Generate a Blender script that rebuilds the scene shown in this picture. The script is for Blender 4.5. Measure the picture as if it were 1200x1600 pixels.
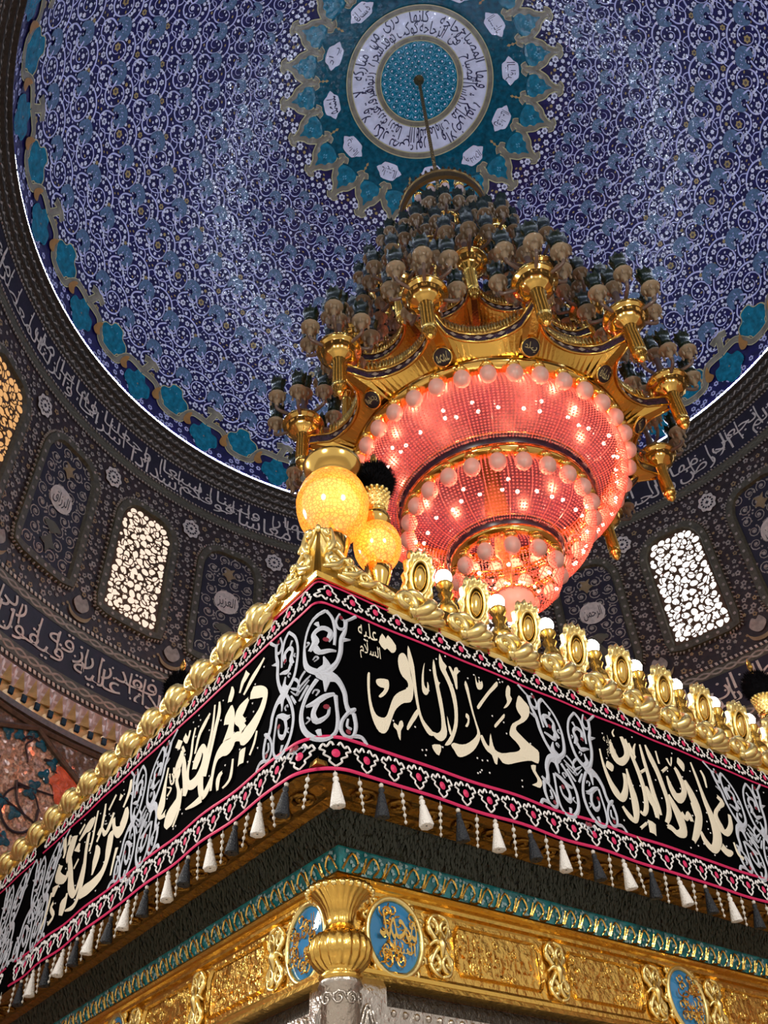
import bpy, math, random, unicodedata
import numpy as np
from mathutils import Matrix, Vector
from mathutils.geometry import tessellate_polygon

for _o in list(bpy.data.objects): bpy.data.objects.remove(_o)
scene = bpy.context.scene
COL = scene.collection
RND = random.Random(11)
PI = math.pi
rad = math.radians

# ------------------------------------------------------------------ camera
PITCH, ROLL = rad(43.904), rad(-3.219)
_cp, _sp, _c, _s = math.cos(PITCH), math.sin(PITCH), math.cos(ROLL), math.sin(ROLL)
_r = Vector((_c, -_sp * _s, _cp * _s)); _u = Vector((-_s, -_sp * _c, _cp * _c)); _b = -Vector((0, _cp, _sp))
cam_d = bpy.data.cameras.new('camera'); cam = bpy.data.objects.new('camera', cam_d); COL.objects.link(cam)
cam.matrix_world = Matrix(((_r.x, _u.x, _b.x, 0), (_r.y, _u.y, _b.y, 0), (_r.z, _u.z, _b.z, 0), (0, 0, 0, 1)))
cam_d.sensor_fit = 'AUTO'; cam_d.sensor_width = 36; cam_d.lens = 36 * 1358.69 / 1600
cam_d.clip_start = .05; cam_d.clip_end = 200
scene.camera = cam

# ------------------------------------------------------------------ world, lights, exposure
W = bpy.data.worlds.new('hall_air'); scene.world = W; W.use_nodes = True
W.node_tree.nodes['Background'].inputs[0].default_value = (1, .90, .80, 1)
W.node_tree.nodes['Background'].inputs[1].default_value = .46
scene.view_settings.view_transform = 'Standard'; scene.view_settings.look = 'None'
scene.view_settings.gamma = 1; scene.view_settings.use_curve_mapping = False
scene.view_settings.exposure = 0.42

def area(name, loc, aim, size, watts, col):
    d = bpy.data.lights.new(name, 'AREA'); d.energy = watts; d.color = col; d.shape = 'DISK'; d.size = size
    o = bpy.data.objects.new(name, d); COL.objects.link(o); o.location = loc
    o.rotation_euler = (Vector(aim) - Vector(loc)).to_track_quat('-Z', 'Y').to_euler(); return o
area('fill_light', (-2.6, -3.2, 3.6), (0, 2.6, 1.4), 1.2, 130, (1, .93, .82))  # unseen area lights added for highlights on the gold and the banner
area('fill_light', (3.6, -2.6, 3.6), (1.2, 3.2, 1.5), 1.2, 120, (1, .93, .82))
area('fill_light', (-6.0, 3.5, 3.8), (-1.2, 4, 1.4), 1.2, 240, (1, .95, .86))
def point(name, loc, watts, col, r=.05, parent=None):
    d = bpy.data.lights.new(name, 'POINT'); d.energy = watts; d.color = col; d.shadow_soft_size = r
    o = bpy.data.objects.new(name, d); COL.objects.link(o); o.location = loc; o.parent = parent; return o

# ------------------------------------------------------------------ materials
MATS = {}
def M(name, col, met=0., rough=.5, bump=0., bs=60., var=0., vs=6., facet=0., fs=30., trans=0., emit=None, es=0., alpha=None, spec=.5, kind='noise', sheen=0., coat=0.):
    m = bpy.data.materials.new(name); m.use_nodes = True; nt = m.node_tree; N = nt.nodes; Lk = nt.links
    p = N['Principled BSDF']; p.inputs['Base Color'].default_value = (*col, 1); p.inputs['Metallic'].default_value = met
    p.inputs['Roughness'].default_value = rough; p.inputs['Specular IOR Level'].default_value = spec
    tc = N.new('ShaderNodeTexCoord')
    if coat: p.inputs['Coat Weight'].default_value = coat; p.inputs['Coat Roughness'].default_value = .07
    if sheen: p.inputs['Sheen Weight'].default_value = sheen
    if trans: p.inputs['Transmission Weight'].default_value = trans
    if emit: p.inputs['Emission Color'].default_value = (*emit, 1); p.inputs['Emission Strength'].default_value = es
    if var:
        n = N.new('ShaderNodeTexNoise'); n.inputs['Scale'].default_value = vs; n.inputs['Detail'].default_value = 4
        Lk.new(tc.outputs['Object'], n.inputs['Vector'])
        h = N.new('ShaderNodeHueSaturation'); h.inputs['Color'].default_value = (*col, 1)
        mr = N.new('ShaderNodeMapRange'); mr.inputs[1].default_value = .3; mr.inputs[2].default_value = .7
        mr.inputs[3].default_value = 1 - var; mr.inputs[4].default_value = 1 + var
        Lk.new(n.outputs[0], mr.inputs[0]); Lk.new(mr.outputs[0], h.inputs['Value']); Lk.new(h.outputs[0], p.inputs['Base Color'])
    nrm = None
    if facet:
        v = N.new('ShaderNodeTexVoronoi'); v.inputs['Scale'].default_value = fs; Lk.new(tc.outputs['Object'], v.inputs['Vector'])
        g = N.new('ShaderNodeNewGeometry')
        a = N.new('ShaderNodeVectorMath'); a.operation = 'SUBTRACT'; a.inputs[1].default_value = (.5, .5, .5); Lk.new(v.outputs['Color'], a.inputs[0])
        b = N.new('ShaderNodeVectorMath'); b.operation = 'SCALE'; b.inputs['Scale'].default_value = facet; Lk.new(a.outputs[0], b.inputs[0])
        c = N.new('ShaderNodeVectorMath'); c.operation = 'ADD'; Lk.new(b.outputs[0], c.inputs[0]); Lk.new(g.outputs['Normal'], c.inputs[1])
        d = N.new('ShaderNodeVectorMath'); d.operation = 'NORMALIZE'; Lk.new(c.outputs[0], d.inputs[0]); nrm = d
        Lk.new(d.outputs[0], p.inputs['Normal']); Lk.new(d.outputs[0], p.inputs['Coat Normal'])
    if bump:
        if kind == 'noise':
            t = N.new('ShaderNodeTexNoise'); t.inputs['Scale'].default_value = bs; t.inputs['Detail'].default_value = 3
        else:
            t = N.new('ShaderNodeTexVoronoi'); t.inputs['Scale'].default_value = bs; t.feature = 'SMOOTH_F1'
        Lk.new(tc.outputs['Object'], t.inputs['Vector'])
        bp = N.new('ShaderNodeBump'); bp.inputs['Strength'].default_value = bump; bp.inputs['Distance'].default_value = .02
        Lk.new(t.outputs[0], bp.inputs['Height'])
        if nrm: Lk.new(nrm.outputs[0], bp.inputs['Normal'])
        Lk.new(bp.outputs[0], p.inputs['Normal'])
    MATS[name] = m; return m

def translucent(name, col, tr=.6, gloss=.1, rough=.2, noise=0., ns=20., col2=None, transp=0.):
    m = bpy.data.materials.new(name); m.use_nodes = True; nt = m.node_tree; N = nt.nodes; Lk = nt.links; N.clear()
    out = N.new('ShaderNodeOutputMaterial'); d = N.new('ShaderNodeBsdfDiffuse'); t = N.new('ShaderNodeBsdfTranslucent'); g = N.new('ShaderNodeBsdfGlossy')
    d.inputs[0].default_value = t.inputs[0].default_value = (*col, 1); g.inputs['Roughness'].default_value = rough
    if noise:
        tc = N.new('ShaderNodeTexCoord'); n = N.new('ShaderNodeTexVoronoi'); n.feature = 'DISTANCE_TO_EDGE'; n.inputs['Scale'].default_value = ns; Lk.new(tc.outputs['Object'], n.inputs['Vector'])
        cr = N.new('ShaderNodeValToRGB'); cr.color_ramp.elements[0].color = (*(col2 or col), 1); cr.color_ramp.elements[1].color = (*col, 1)
        cr.color_ramp.elements[1].position = noise; Lk.new(n.outputs[0], cr.inputs[0]); Lk.new(cr.outputs[0], t.inputs[0]); Lk.new(cr.outputs[0], d.inputs[0])
    a = N.new('ShaderNodeMixShader'); a.inputs[0].default_value = tr; Lk.new(d.outputs[0], a.inputs[1]); Lk.new(t.outputs[0], a.inputs[2])
    b = N.new('ShaderNodeMixShader'); b.inputs[0].default_value = gloss; Lk.new(a.outputs[0], b.inputs[1]); Lk.new(g.outputs[0], b.inputs[2])
    last = b
    if transp:
        x = N.new('ShaderNodeBsdfTransparent'); x.inputs[0].default_value = (*col, 1); e = N.new('ShaderNodeMixShader'); e.inputs[0].default_value = transp
        Lk.new(b.outputs[0], e.inputs[1]); Lk.new(x.outputs[0], e.inputs[2]); last = e
    Lk.new(last.outputs[0], out.inputs[0]); MATS[name] = m; return m

def lamp(name, col, s):
    m = bpy.data.materials.new(name); m.use_nodes = True; N = m.node_tree.nodes; N.clear()
    e = N.new('ShaderNodeEmission'); e.inputs[0].default_value = (*col, 1); e.inputs[1].default_value = s
    o = N.new('ShaderNodeOutputMaterial'); m.node_tree.links.new(e.outputs[0], o.inputs[0]); MATS[name] = m; return m

# dome tiles
M('navy_tile', (.009, .006, .075), rough=.4, facet=.10, fs=34, var=.4, vs=9, coat=.9, spec=.2)
M('lavender', (.56, .56, .86), rough=.4, facet=.10, fs=34, var=.15, coat=.9, spec=.2)
M('white_tile', (.78, .78, .92), rough=.3, facet=.10, fs=34, var=.12, coat=.8)
M('greyblue', (.09, .16, .27), rough=.3, facet=.10, fs=34, var=.35, vs=25, coat=.8)
M('turquoise', (.004, .17, .26), rough=.2, facet=.12, fs=20, var=.4, vs=12)
M('sky_tile', (.13, .42, .58), rough=.25, facet=.1, var=.2)
M('ochre', (.42, .30, .11), rough=.35, var=.2)
M('orange_tile', (.42, .2, .05), rough=.35, var=.2)
M('strap', (.235, .205, .15), rough=.25, facet=.14, fs=18, var=.3)
M('strap_edge', (.55, .50, .26), rough=.35)
M('navy_dark', (.008, .008, .06), rough=.3)
# drum tiles
M('brown_tile', (.032, .016, .012), rough=.42, facet=.05, fs=20, var=.5, vs=14)
M('drum_navy', (.013, .007, .018), rough=.5, facet=.05, var=.4)
M('olive', (.085, .072, .042), rough=.45, var=.35, vs=20)
M('bone', (.66, .57, .50), rough=.45, var=.2, vs=15)
M('bone_dim', (.36, .30, .25), rough=.5, var=.3, vs=15)
M('bone_gold', (.33, .22, .10), rough=.45, var=.3)
M('drab', (.105, .095, .06), rough=.5, var=.3)
M('ink', (.02, .012, .02), rough=.5)
M('lattice', (.12, .065, .03), rough=.4, met=.3)
M('cornice', (.050, .040, .030), rough=.45, var=.4, vs=18)
# mirror work
M('mirror', (.62, .44, .33), met=.45, rough=.15, facet=.8, fs=24, var=.6, vs=30)
M('mirror_brown', (.17, .125, .095), met=.35, rough=.2, facet=.5, fs=30, var=.5, vs=25)
M('mirror_gold', (.62, .44, .20), met=.35, rough=.2, facet=.3, fs=14, var=.4)
M('mirror_rose', (.46, .35, .30), met=.3, rough=.25, facet=.3, fs=14, var=.3)
M('blue_glass', (.006, .028, .055), rough=.08)
M('coral', (.62, .13, .06), rough=.25, facet=.5, fs=40, var=.4)
M('teal_leaf', (.008, .09, .15), rough=.12, facet=.4, fs=60, var=.4)
M('wood', (.085, .058, .042), rough=.3, var=.4, vs=20)
# metals
M('gold', (.86, .55, .13), met=1, rough=.22, bump=.12, bs=40)
M('gold_smooth', (.90, .60, .17), met=1, rough=.14)
M('gold_pale', (.97, .77, .32), met=1, rough=.34, bump=.12, bs=30)
M('gold_chased', (.84, .54, .14), met=1, rough=.27, bump=.5, bs=30)
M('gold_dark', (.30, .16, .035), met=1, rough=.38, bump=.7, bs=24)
M('gold_antique', (.22, .145, .06), met=1, rough=.3, bump=.4, bs=60)
M('silver', (.58, .54, .50), met=1, rough=.3, bump=.35, bs=45)
M('gap_shade', (.07, .062, .055), met=.6, rough=.4, bump=.6, bs=60)  # near-black stand-in for shade in the gap and grille openings
# textile
M('black_velvet', (.0012, .0012, .0016), rough=1., spec=.02)
M('silver_thread', (.52, .56, .66), rough=.55, bump=.35, bs=180)
M('cream_thread', (.80, .74, .60), rough=.6, bump=.3, bs=200)
M('white_thread', (.82, .82, .84), rough=.6)
M('pink_thread', (.62, .012, .11), rough=.5)
M('pink_dim', (.36, .015, .10), rough=.6)
M('tassel_white', (.86, .85, .84), rough=.6, bump=.5, bs=120)
M('tassel_black', (.012, .017, .026), rough=.5, bump=.5, bs=120)
M('pearl', (.62, .60, .56), rough=.2)
M('garnet', (.20, .012, .03), rough=.15)
M('plume', (.002, .002, .003), rough=.9, spec=.05)
M('green_cloth', (.01, .22, .03), rough=.7)
# zarih enamels
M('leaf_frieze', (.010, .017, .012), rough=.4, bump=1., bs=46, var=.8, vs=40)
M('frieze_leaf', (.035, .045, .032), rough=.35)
M('enamel_teal', (.015, .21, .25), rough=.12, var=.5, vs=30)
M('enamel_pale', (.30, .50, .55), rough=.15)
M('enamel_blue', (.045, .24, .52), rough=.06)
M('enamel_purple', (.035, .014, .035), rough=.25, var=.4, vs=30)
M('enamel_green', (.012, .03, .012), rough=.2)
# chandelier
translucent('crystal', (1.0, .50, .45), tr=.60, gloss=.14, rough=.15)
translucent('frosted', (.80, .62, .58), tr=.30, gloss=.06, rough=.3)
translucent('candle_glass', (.46, .36, .25), tr=.2, gloss=.05, rough=.2)
translucent('arm_glass', (.34, .25, .22), tr=.4, gloss=.14, rough=.15, transp=.3)
M('green_glass', (.008, .020, .009), rough=.25, var=.4, vs=30)
translucent('red_silk', (1., .16, .07), tr=.75, gloss=.05)
lamp('led_red', (1, .50, .38), 9)
lamp('led_warm', (1, .62, .30), 8)
lamp('bulb_white', (1, .93, .82), 26)
lamp('cove_light', (.72, .82, 1.0), 135.0)
lamp('day_white', (1, .94, .90), 1.15)
lamp('day_warm', (1, .76, .60), .85)
lamp('day_orange', (1, .52, .20), .62)
translucent('amber', (1., .50, .11), tr=.60, gloss=.26, rough=.08, noise=.16, ns=64, col2=(.60, .20, .025))
M('marble', (.55, .5, .44), rough=.2, var=.1)

# ------------------------------------------------------------------ mesh helpers
class MB:
    def __init__(s): s.v = []; s.f = []; s.m = []; s.n = 0
    def add(s, V, F, mi=0):
        V = np.asarray(V, float).reshape(-1, 3); o = s.n
        s.v.append(V); s.n += len(V)
        for f in F: s.f.append([i + o for i in f])
        s.m.extend([mi] * len(F)); return s
    def mesh(s, name, mats, smooth=False):
        me = bpy.data.meshes.new(name)
        V = np.concatenate(s.v) if s.v else np.zeros((0, 3))
        me.from_pydata(V.tolist(), [], s.f)
        for m in (mats if isinstance(mats, (list, tuple)) else [mats]): me.materials.append(MATS[m])
        if any(s.m): me.polygons.foreach_set('material_index', s.m)
        if smooth: me.polygons.foreach_set('use_smooth', [True] * len(me.polygons))
        return me
    def build(s, name, mats, parent=None, smooth=False, **kw):
        return link(name, s.mesh(name, mats, smooth), parent, **kw)

def link(name, me, parent=None, loc=None, rz=None, label=None, cat=None, group=None, kind=None):
    o = bpy.data.objects.new(name, me); COL.objects.link(o)
    if parent is not None: o.parent = parent
    if loc is not None: o.location = loc
    if rz is not None: o.rotation_euler = (0, 0, rz)
    if label: o['label'] = label
    if cat: o['category'] = cat
    if group: o['group'] = group
    if kind: o['kind'] = kind
    return o

def lathe(prof, n=24, c=(0, 0, 0), a0=0., a1=2 * PI, flute=None):
    full = abs(a1 - a0 - 2 * PI) < 1e-6; k = n if full else n + 1
    A = np.linspace(a0, a1, n + 1)[:k]; V = []; F = []
    for j, (r, z) in enumerate(prof):
        rr = r * (1 + flute[1] * np.cos(A * flute[0])) if flute and flute[2] <= j <= flute[3] else np.full(k, r)
        V.append(np.stack([c[0] + rr * np.cos(A), c[1] + rr * np.sin(A), np.full(k, c[2] + z)], 1))
    for j in range(len(prof) - 1):
        for i in range(n):
            i2 = (i + 1) % k if full else i + 1
            F.append([j * k + i, j * k + i2, (j + 1) * k + i2, (j + 1) * k + i])
    return np.concatenate(V), F

def sphere(c, r, n=12, m=8, sz=1.):
    return lathe([(max(1e-4, r * math.sin(PI * j / m)), -r * sz * math.cos(PI * j / m)) for j in range(m + 1)], n, c)

def tube(P, rads, n=6, caps=True):
    P = np.asarray(P, float); k = len(P)
    if np.isscalar(rads): rads = [rads] * k
    T = np.gradient(P, axis=0); T /= np.linalg.norm(T, axis=1)[:, None] + 1e-12
    ref = np.array([0, 0, 1.]) if abs(T[0][2]) < .9 else np.array([1., 0, 0])
    V = []; x = None
    for i in range(k):
        x = np.cross(T[i], ref) if x is None else x - T[i] * (x @ T[i])
        x = x / (np.linalg.norm(x) + 1e-12); y = np.cross(T[i], x)
        a = np.arange(n) * 2 * PI / n
        V.append(P[i] + rads[i] * (np.cos(a)[:, None] * x + np.sin(a)[:, None] * y))
    F = [[i * n + j, i * n + (j + 1) % n, (i + 1) * n + (j + 1) % n, (i + 1) * n + j] for i in range(k - 1) for j in range(n)]
    if caps: F += [list(range(n))[::-1], [(k - 1) * n + j for j in range(n)]]
    return np.concatenate(V), F

def box(x0, x1, y0, y1, z0, z1):
    V = [(x, y, z) for z in (z0, z1) for y in (y0, y1) for x in (x0, x1)]
    return V, [[0, 2, 3, 1], [4, 5, 7, 6], [0, 1, 5, 4], [2, 6, 7, 3], [0, 4, 6, 2], [1, 3, 7, 5]]

def smooth(pts, k=4, closed=False):
    P = np.asarray(pts, float); n = len(P); out = []
    if n < 3 and not closed: return P
    for i in range(n if closed else n - 1):
        g = (lambda j: P[j % n]) if closed else (lambda j: P[min(max(j, 0), n - 1)])
        p0, p1, p2, p3 = g(i - 1), g(i), g(i + 1), g(i + 2)
        for t in np.arange(k) / k:
            out.append(.5 * (2 * p1 + (p2 - p0) * t + (2 * p0 - 5 * p1 + 4 * p2 - p3) * t * t + (3 * p1 - p0 - 3 * p2 + p3) * t ** 3))
    if not closed: out.append(P[-1])
    return np.array(out)

def ribbon(P, w):
    """2D polyline + widths -> three rows of 2D points (left, mid, right) and quad faces"""
    P = np.asarray(P, float); k = len(P); w = np.full(k, w) if np.isscalar(w) else np.asarray(w, float)
    T = np.gradient(P, axis=0); T /= np.linalg.norm(T, axis=1)[:, None] + 1e-12
    Nn = np.stack([-T[:, 1], T[:, 0]], 1) * (w / 2)[:, None]
    V = np.concatenate([P + Nn, P, P - Nn])
    F = [q for i in range(k - 1) for q in ([i, i + 1, k + i + 1, k + i], [k + i, k + i + 1, 2 * k + i + 1, 2 * k + i])]
    lift = np.concatenate([np.zeros(k), np.ones(k), np.zeros(k)])
    return V, F, lift

def fill(poly):
    t = tessellate_polygon([[Vector((p[0], p[1], 0)) for p in poly]])
    return [list(f) for f in t]

def offset_poly(P, d):
    P = np.asarray(P, float); T = np.roll(P, -1, 0) - np.roll(P, 1, 0); T /= np.linalg.norm(T, axis=1)[:, None] + 1e-12
    N = np.stack([T[:, 1], -T[:, 0]], 1)
    a = .5 * np.sum(P[:, 0] * np.roll(P[:, 1], -1) - np.roll(P[:, 0], -1) * P[:, 1])
    return P + N * d * (1 if a > 0 else -1)

def lobed(rx, ry, n=8, amp=.12, k=48, ph=0.):
    a = np.arange(k) * 2 * PI / k; q = 1 + amp * np.cos(n * a + ph)
    return np.stack([rx * q * np.cos(a), ry * q * np.sin(a)], 1)

def spiral(c, r0, r1, a0, turns, n=22, sx=1.):
    t = np.linspace(0, 1, n); r = r0 + (r1 - r0) * t; a = a0 + 2 * PI * turns * t
    return np.stack([c[0] + sx * r * np.cos(a), c[1] + r * np.sin(a)], 1)

class Surf:
    """collects flat 2D shapes and lays them on a surface f(x, y, offset) -> xyz"""
    def __init__(s, f): s.f = f; s.b = MB()
    def rib(s, P, w, off=.006, lift=.004, mi=0, sm=0):
        if sm: P = smooth(P, sm); w = w if np.isscalar(w) else smooth(np.asarray(w, float)[:, None], sm)[:, 0]
        V, F, l = ribbon(P, w); s.b.add(s.f(V[:, 0], V[:, 1], off + lift * l), F, mi); return s
    def poly(s, P, off=.006, mi=0):
        P = np.asarray(P, float); s.b.add(s.f(P[:, 0], P[:, 1], np.full(len(P), off)), fill(P), mi); return s
    def disc(s, c, P, off=.006, mi=0, dome=0.):
        P = np.asarray(P, float) + np.asarray(c); n = len(P); Q = np.concatenate([P, [c]])
        o = np.full(n + 1, off); o[-1] += dome
        s.b.add(s.f(Q[:, 0], Q[:, 1], o), [[i, (i + 1) % n, n] for i in range(n)], mi); return s
    def ring(s, P, Q, off=.006, off2=None, mi=0, wall=None):
        P = np.asarray(P); Q = np.asarray(Q); n = len(P); V = np.concatenate([P, Q]); o = np.full(2 * n, off)
        if off2 is not None: o[n:] = off2
        s.b.add(s.f(V[:, 0], V[:, 1], o), [[i, (i + 1) % n, n + (i + 1) % n, n + i] for i in range(n)], mi); return s
    def strip(s, x0, x1, y0, y1, n, off=.004, off2=None, mi=0):
        x = np.linspace(x0, x1, n + 1); X = np.concatenate([x, x]); Y = np.concatenate([np.full(n + 1, y0), np.full(n + 1, y1)])
        o = np.full(2 * n + 2, off)
        if off2 is not None: o[n + 1:] = off2
        s.b.add(s.f(X, Y, o), [[i, i + 1, n + 2 + i, n + 1 + i] for i in range(n)], mi); return s
    def text(s, t, x, y, w, h, off=.008, mi=0, flip=1, rot=0.):
        V, F = TXT[t]; lo, hi = V.min(0), V.max(0)
        q = (V - (lo + hi) / 2) / (hi - lo + 1e-9) * (w, h)
        if rot: c_, s_ = math.cos(rot), math.sin(rot); q = np.stack([q[:, 0] * c_ - q[:, 1] * s_, q[:, 0] * s_ + q[:, 1] * c_], 1)
        s.b.add(s.f(x + flip * q[:, 0], y + q[:, 1], np.full(len(q), off)), F, mi); return s
    def build(s, *a, **k): return s.b.build(*a, **k)

# ------------------------------------------------------------------ Arabic lettering
_FORM = {}; _LIG = {}
for _cp_ in list(range(0xFB50, 0xFBFF)) + list(range(0xFE70, 0xFEFD)):
    _d = unicodedata.decomposition(chr(_cp_)).split()
    if len(_d) == 2 and _d[0][0] == '<': _FORM.setdefault(chr(int(_d[1], 16)), {})[_d[0][1:-1]] = chr(_cp_)
    elif len(_d) == 3 and _d[1] == '0644' and _d[0] in ('<isolated>', '<final>'): _LIG.setdefault(chr(int(_d[2], 16)), {})[_d[0][1:-1]] = chr(_cp_)
def shape(t):
    out = []; prev = False; i = 0
    while i < len(t):
        ch = t[i]
        if ch == '\u0644' and i + 1 < len(t) and t[i + 1] in _LIG:
            out.append(_LIG[t[i + 1]]['final' if prev else 'isolated']); prev = False; i += 2; continue
        f = _FORM.get(ch)
        if not f: out.append(ch); prev = False; i += 1; continue
        nxt = i + 1 < len(t) and t[i + 1] in _FORM and 'initial' in f and 'final' in _FORM[t[i + 1]]
        k = ('medial' if nxt else 'final') if prev else ('initial' if nxt else 'isolated')
        out.append(f.get(k, f.get('isolated', ch))); prev = nxt; i += 1
    return ''.join(out[::-1])
FAJR = 'فصب عليهم ربك سوط عذاب ان ربك لبالمرصاد فاما الانسان اذا ما ابتلاه ربه فاكرمه ونعمه فيقول ربي اكرمن واما اذا ما ابتلاه فقدر عليه رزقه فيقول ربي اهانن كلا بل لا تكرمون اليتيم ولا تحاضون على طعام المسكين وتاكلون التراث اكلا لما'.split()
NABA = 'الم نجعل الارض مهادا والجبال اوتادا وخلقناكم ازواجا وجعلنا نومكم سباتا وجعلنا الليل لباسا وجعلنا النهار معاشا وبنينا فوقكم سبعا شدادا وجعلنا سراجا وهاجا وانزلنا من المعصرات ماء ثجاجا لنخرج به حبا ونباتا وجنات الفافا ان يوم الفصل كان ميقاتا يوم ينفخ في الصور فتاتون افواجا وفتحت السماء فكانت ابوابا وسيرت الجبال فكانت سرابا ان جهنم كانت مرصادا للطاغين مابا لابثين فيها احقابا'.split()
NUR = 'الله نور السماوات والارض مثل نوره كمشكاة فيها مصباح المصباح في زجاجة الزجاجة كانها كوكب دري يوقد من شجرة مباركة زيتونة لا شرقية ولا غربية يكاد زيتها يضيء'.split()
NAMES = ['محمد', 'علي', 'فاطمة', 'الحسن', 'الحسين', 'السجاد', 'الباقر', 'الصادق', 'الكاظم', 'الرضا', 'الجواد', 'الهادي']
ATTR = ['الرزاق', 'الحكيم', 'المؤمن', 'الرحمن', 'الرحيم', 'العزيز']
BAND = ['انما يريد الله', 'ليذهب عنكم الرجس', 'اهل البيت', 'ويطهركم تطهيرا']
TXT = {}
def _prep():
    cu = bpy.data.curves.new('lettering', 'FONT'); cu.resolution_u = 2
    o = bpy.data.objects.new('lettering', cu); COL.objects.link(o)
    for t in dict.fromkeys(FAJR + NABA + NUR + NAMES + ATTR + BAND + ['عليه', 'السلام', 'الله']):
        cu.body = shape(t); dg = bpy.context.evaluated_depsgraph_get(); e = o.evaluated_get(dg); me = e.to_mesh()
        TXT[t] = (np.array([v.co[:2] for v in me.vertices]).reshape(-1, 2), [list(p.vertices) for p in me.polygons]); e.to_mesh_clear()
    bpy.data.objects.remove(o); bpy.data.curves.remove(cu)
_prep()
def tw(t): V = TXT[t][0]; return float(np.ptp(V[:, 0]))

# ================================================================== THE SETTING
CX, CY = 1.06017, 5.90559
RIM_R, RIM_Z, DRUM_R = 5.62, 11.02, 5.8
_w = np.linspace(0, 1, 600) ** .8
_dr = RIM_R * (1 - _w ** 2) ** (1 / 1.6); _dz = RIM_Z + 5.38 * _w ** 1.04
_dm = np.concatenate([[0], np.cumsum(np.hypot(np.diff(_dr), np.diff(_dz)))])
_tr = np.gradient(_dr, _dm); _tz = np.gradient(_dz, _dm)
def m_of_r(r): return np.interp(r, _dr[::-1], _dm[::-1])
def m_of_z(z): return np.interp(z, _dz, _dm)
def r_of_m(m): return np.interp(m, _dm, _dr)
def dome(a, m, off=0.):
    r = np.interp(m, _dm, _dr); z = np.interp(m, _dm, _dz); tr = np.interp(m, _dm, _tr); tz = np.interp(m, _dm, _tz)
    l = np.hypot(tr, tz); rr = r - off * tz / l; zz = z + off * tr / l
    return np.stack([rr * np.cos(a), rr * np.sin(a), zz], 1)
def dome_metric(a0, m0):
    """flat metric patch around (a0, m0): x metres along -angle, y metres towards the apex"""
    return lambda x, y, off=0.: dome(a0 - np.asarray(x) / np.maximum(r_of_m(m0 + np.asarray(y)), .05), m0 + np.asarray(y), off)
def drum(a, z, off=0.):
    a = np.asarray(a, float); z = np.asarray(z, float) + 0 * a; r = DRUM_R - np.asarray(off) + 0 * a; return np.stack([r * np.cos(a), r * np.sin(a), z], 1)
def drum_patch(a0):   # x metres to the viewer's right
    return lambda x, z, off=0.: drum(a0 - np.asarray(x) / DRUM_R, z, off)

# ---- floor, outer hall ceiling
b = MB(); b.add([(-14, -10, -1.6), (16, -10, -1.6), (16, 20, -1.6), (-14, 20, -1.6)], [[0, 1, 2, 3]])
b.build('floor', 'marble', kind='structure', label='pale polished marble floor of the shrine hall')

# ---- dome shell
b = MB(); nA, nM = 240, 90; ms = np.linspace(0, _dm[-1] * .9995, nM + 1); A = np.arange(nA) * 2 * PI / nA
for m in ms: b.v.append(dome(A, np.full(nA, m)))
b.n = nA * (nM + 1)
b.f = [[j * nA + i, j * nA + (i + 1) % nA, (j + 1) * nA + (i + 1) % nA, (j + 1) * nA + i] for j in range(nM) for i in range(nA)]; b.m = [0] * len(b.f)
ceiling = b.build('ceiling', 'navy_tile', loc=(CX, CY, 0), smooth=True, kind='structure', label='navy blue mosaic dome covered with white scrollwork')

# ---- dome arabesque: 48 columns, 8 rows
ROWS = [m_of_r(r) for r in (5.42, 5.16, 4.78, 4.37, 3.93, 3.51, 3.1, 2.74)]
PITCH_A = rad(7.5); A0 = rad(174.3)
hs = [ROWS[1] - ROWS[0]] + [(ROWS[i + 1] - ROWS[i - 1]) / 2 for i in range(1, 7)] + [ROWS[7] - ROWS[6]]
STRK = []
_sp1 = np.concatenate([[(0.02, -.10), (.09, -.22)], spiral((.48, -.04), .31, .30, rad(215), .30, 6), spiral((.48, -.04), .30, .09, rad(323), 1.15, 18)])
STRK.append((_sp1, .040, .014))
STRK.append((smooth([(.05, .14), (.2, .36), (.45, .45), (.72, .40), (.92, .22), (.99, .08)], 5), .030, .040))
STRK.append((smooth([(-.05, -.12), (-.2, -.30), (-.16, -.50), (.06, -.56), (.24, -.46), (.33, -.30)], 5), .036, .016))
STRK.append((smooth([(.45, .45), (.36, .58), (.18, .60), (.12, .48), (.22, .42)], 5), .026, .010))
STRK.append((smooth([(.72, .40), (.80, .52), (.92, .50), (.90, .40)], 4), .022, .008))
LEAF = [(.20, -.22, .05), (.27, -.27, .04), (.14, -.17, .035), (.33, -.28, .03), (.70, .20, .04), (.76, .14, .045), (.80, .07, .035), (.15, .30, .04), (.22, .36, .04), (-.17, -.42, .045), (-.10, -.5, .035), (.86, .28, .04)]
scr = Surf(None); wht = Surf(None); och = Surf(None); drk = Surf(None)
samples = []
def cellf(row, base):
    m0 = ROWS[row]; h = hs[row]
    return lambda x, y, off=0.: dome(base - np.asarray(x) * PITCH_A, m0 + np.asarray(y) * h, off)
for row in range(8):
    f = cellf(row, A0); Lx = r_of_m(ROWS[row]) * PITCH_A; Ly = hs[row]; sc = np.array([Lx, Ly]); k = min(1., Lx / .55) * .84
    for P, w0, w1 in STRK:
        Q = np.asarray(P) * sc; V, F, l = ribbon(Q, np.linspace(w0, w1, len(Q)) * k); V = V / sc
        scr.b.add(f(V[:, 0], V[:, 1], .006 + .004 * l), F); samples.append(f(Q[:, 0] / Lx, Q[:, 1] / Ly, .0 * Q[:, 0]))
    for x, y, r in LEAF:
        P = lobed(r * k * .8 / Lx, r * k * .8 / Ly, 3, .35, 9, x * 9); wht.f = f; wht.disc((x, y), P, .010)
        samples.append(f(np.array([x]), np.array([y]), np.zeros(1)))
SMP = np.concatenate(samples)
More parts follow.
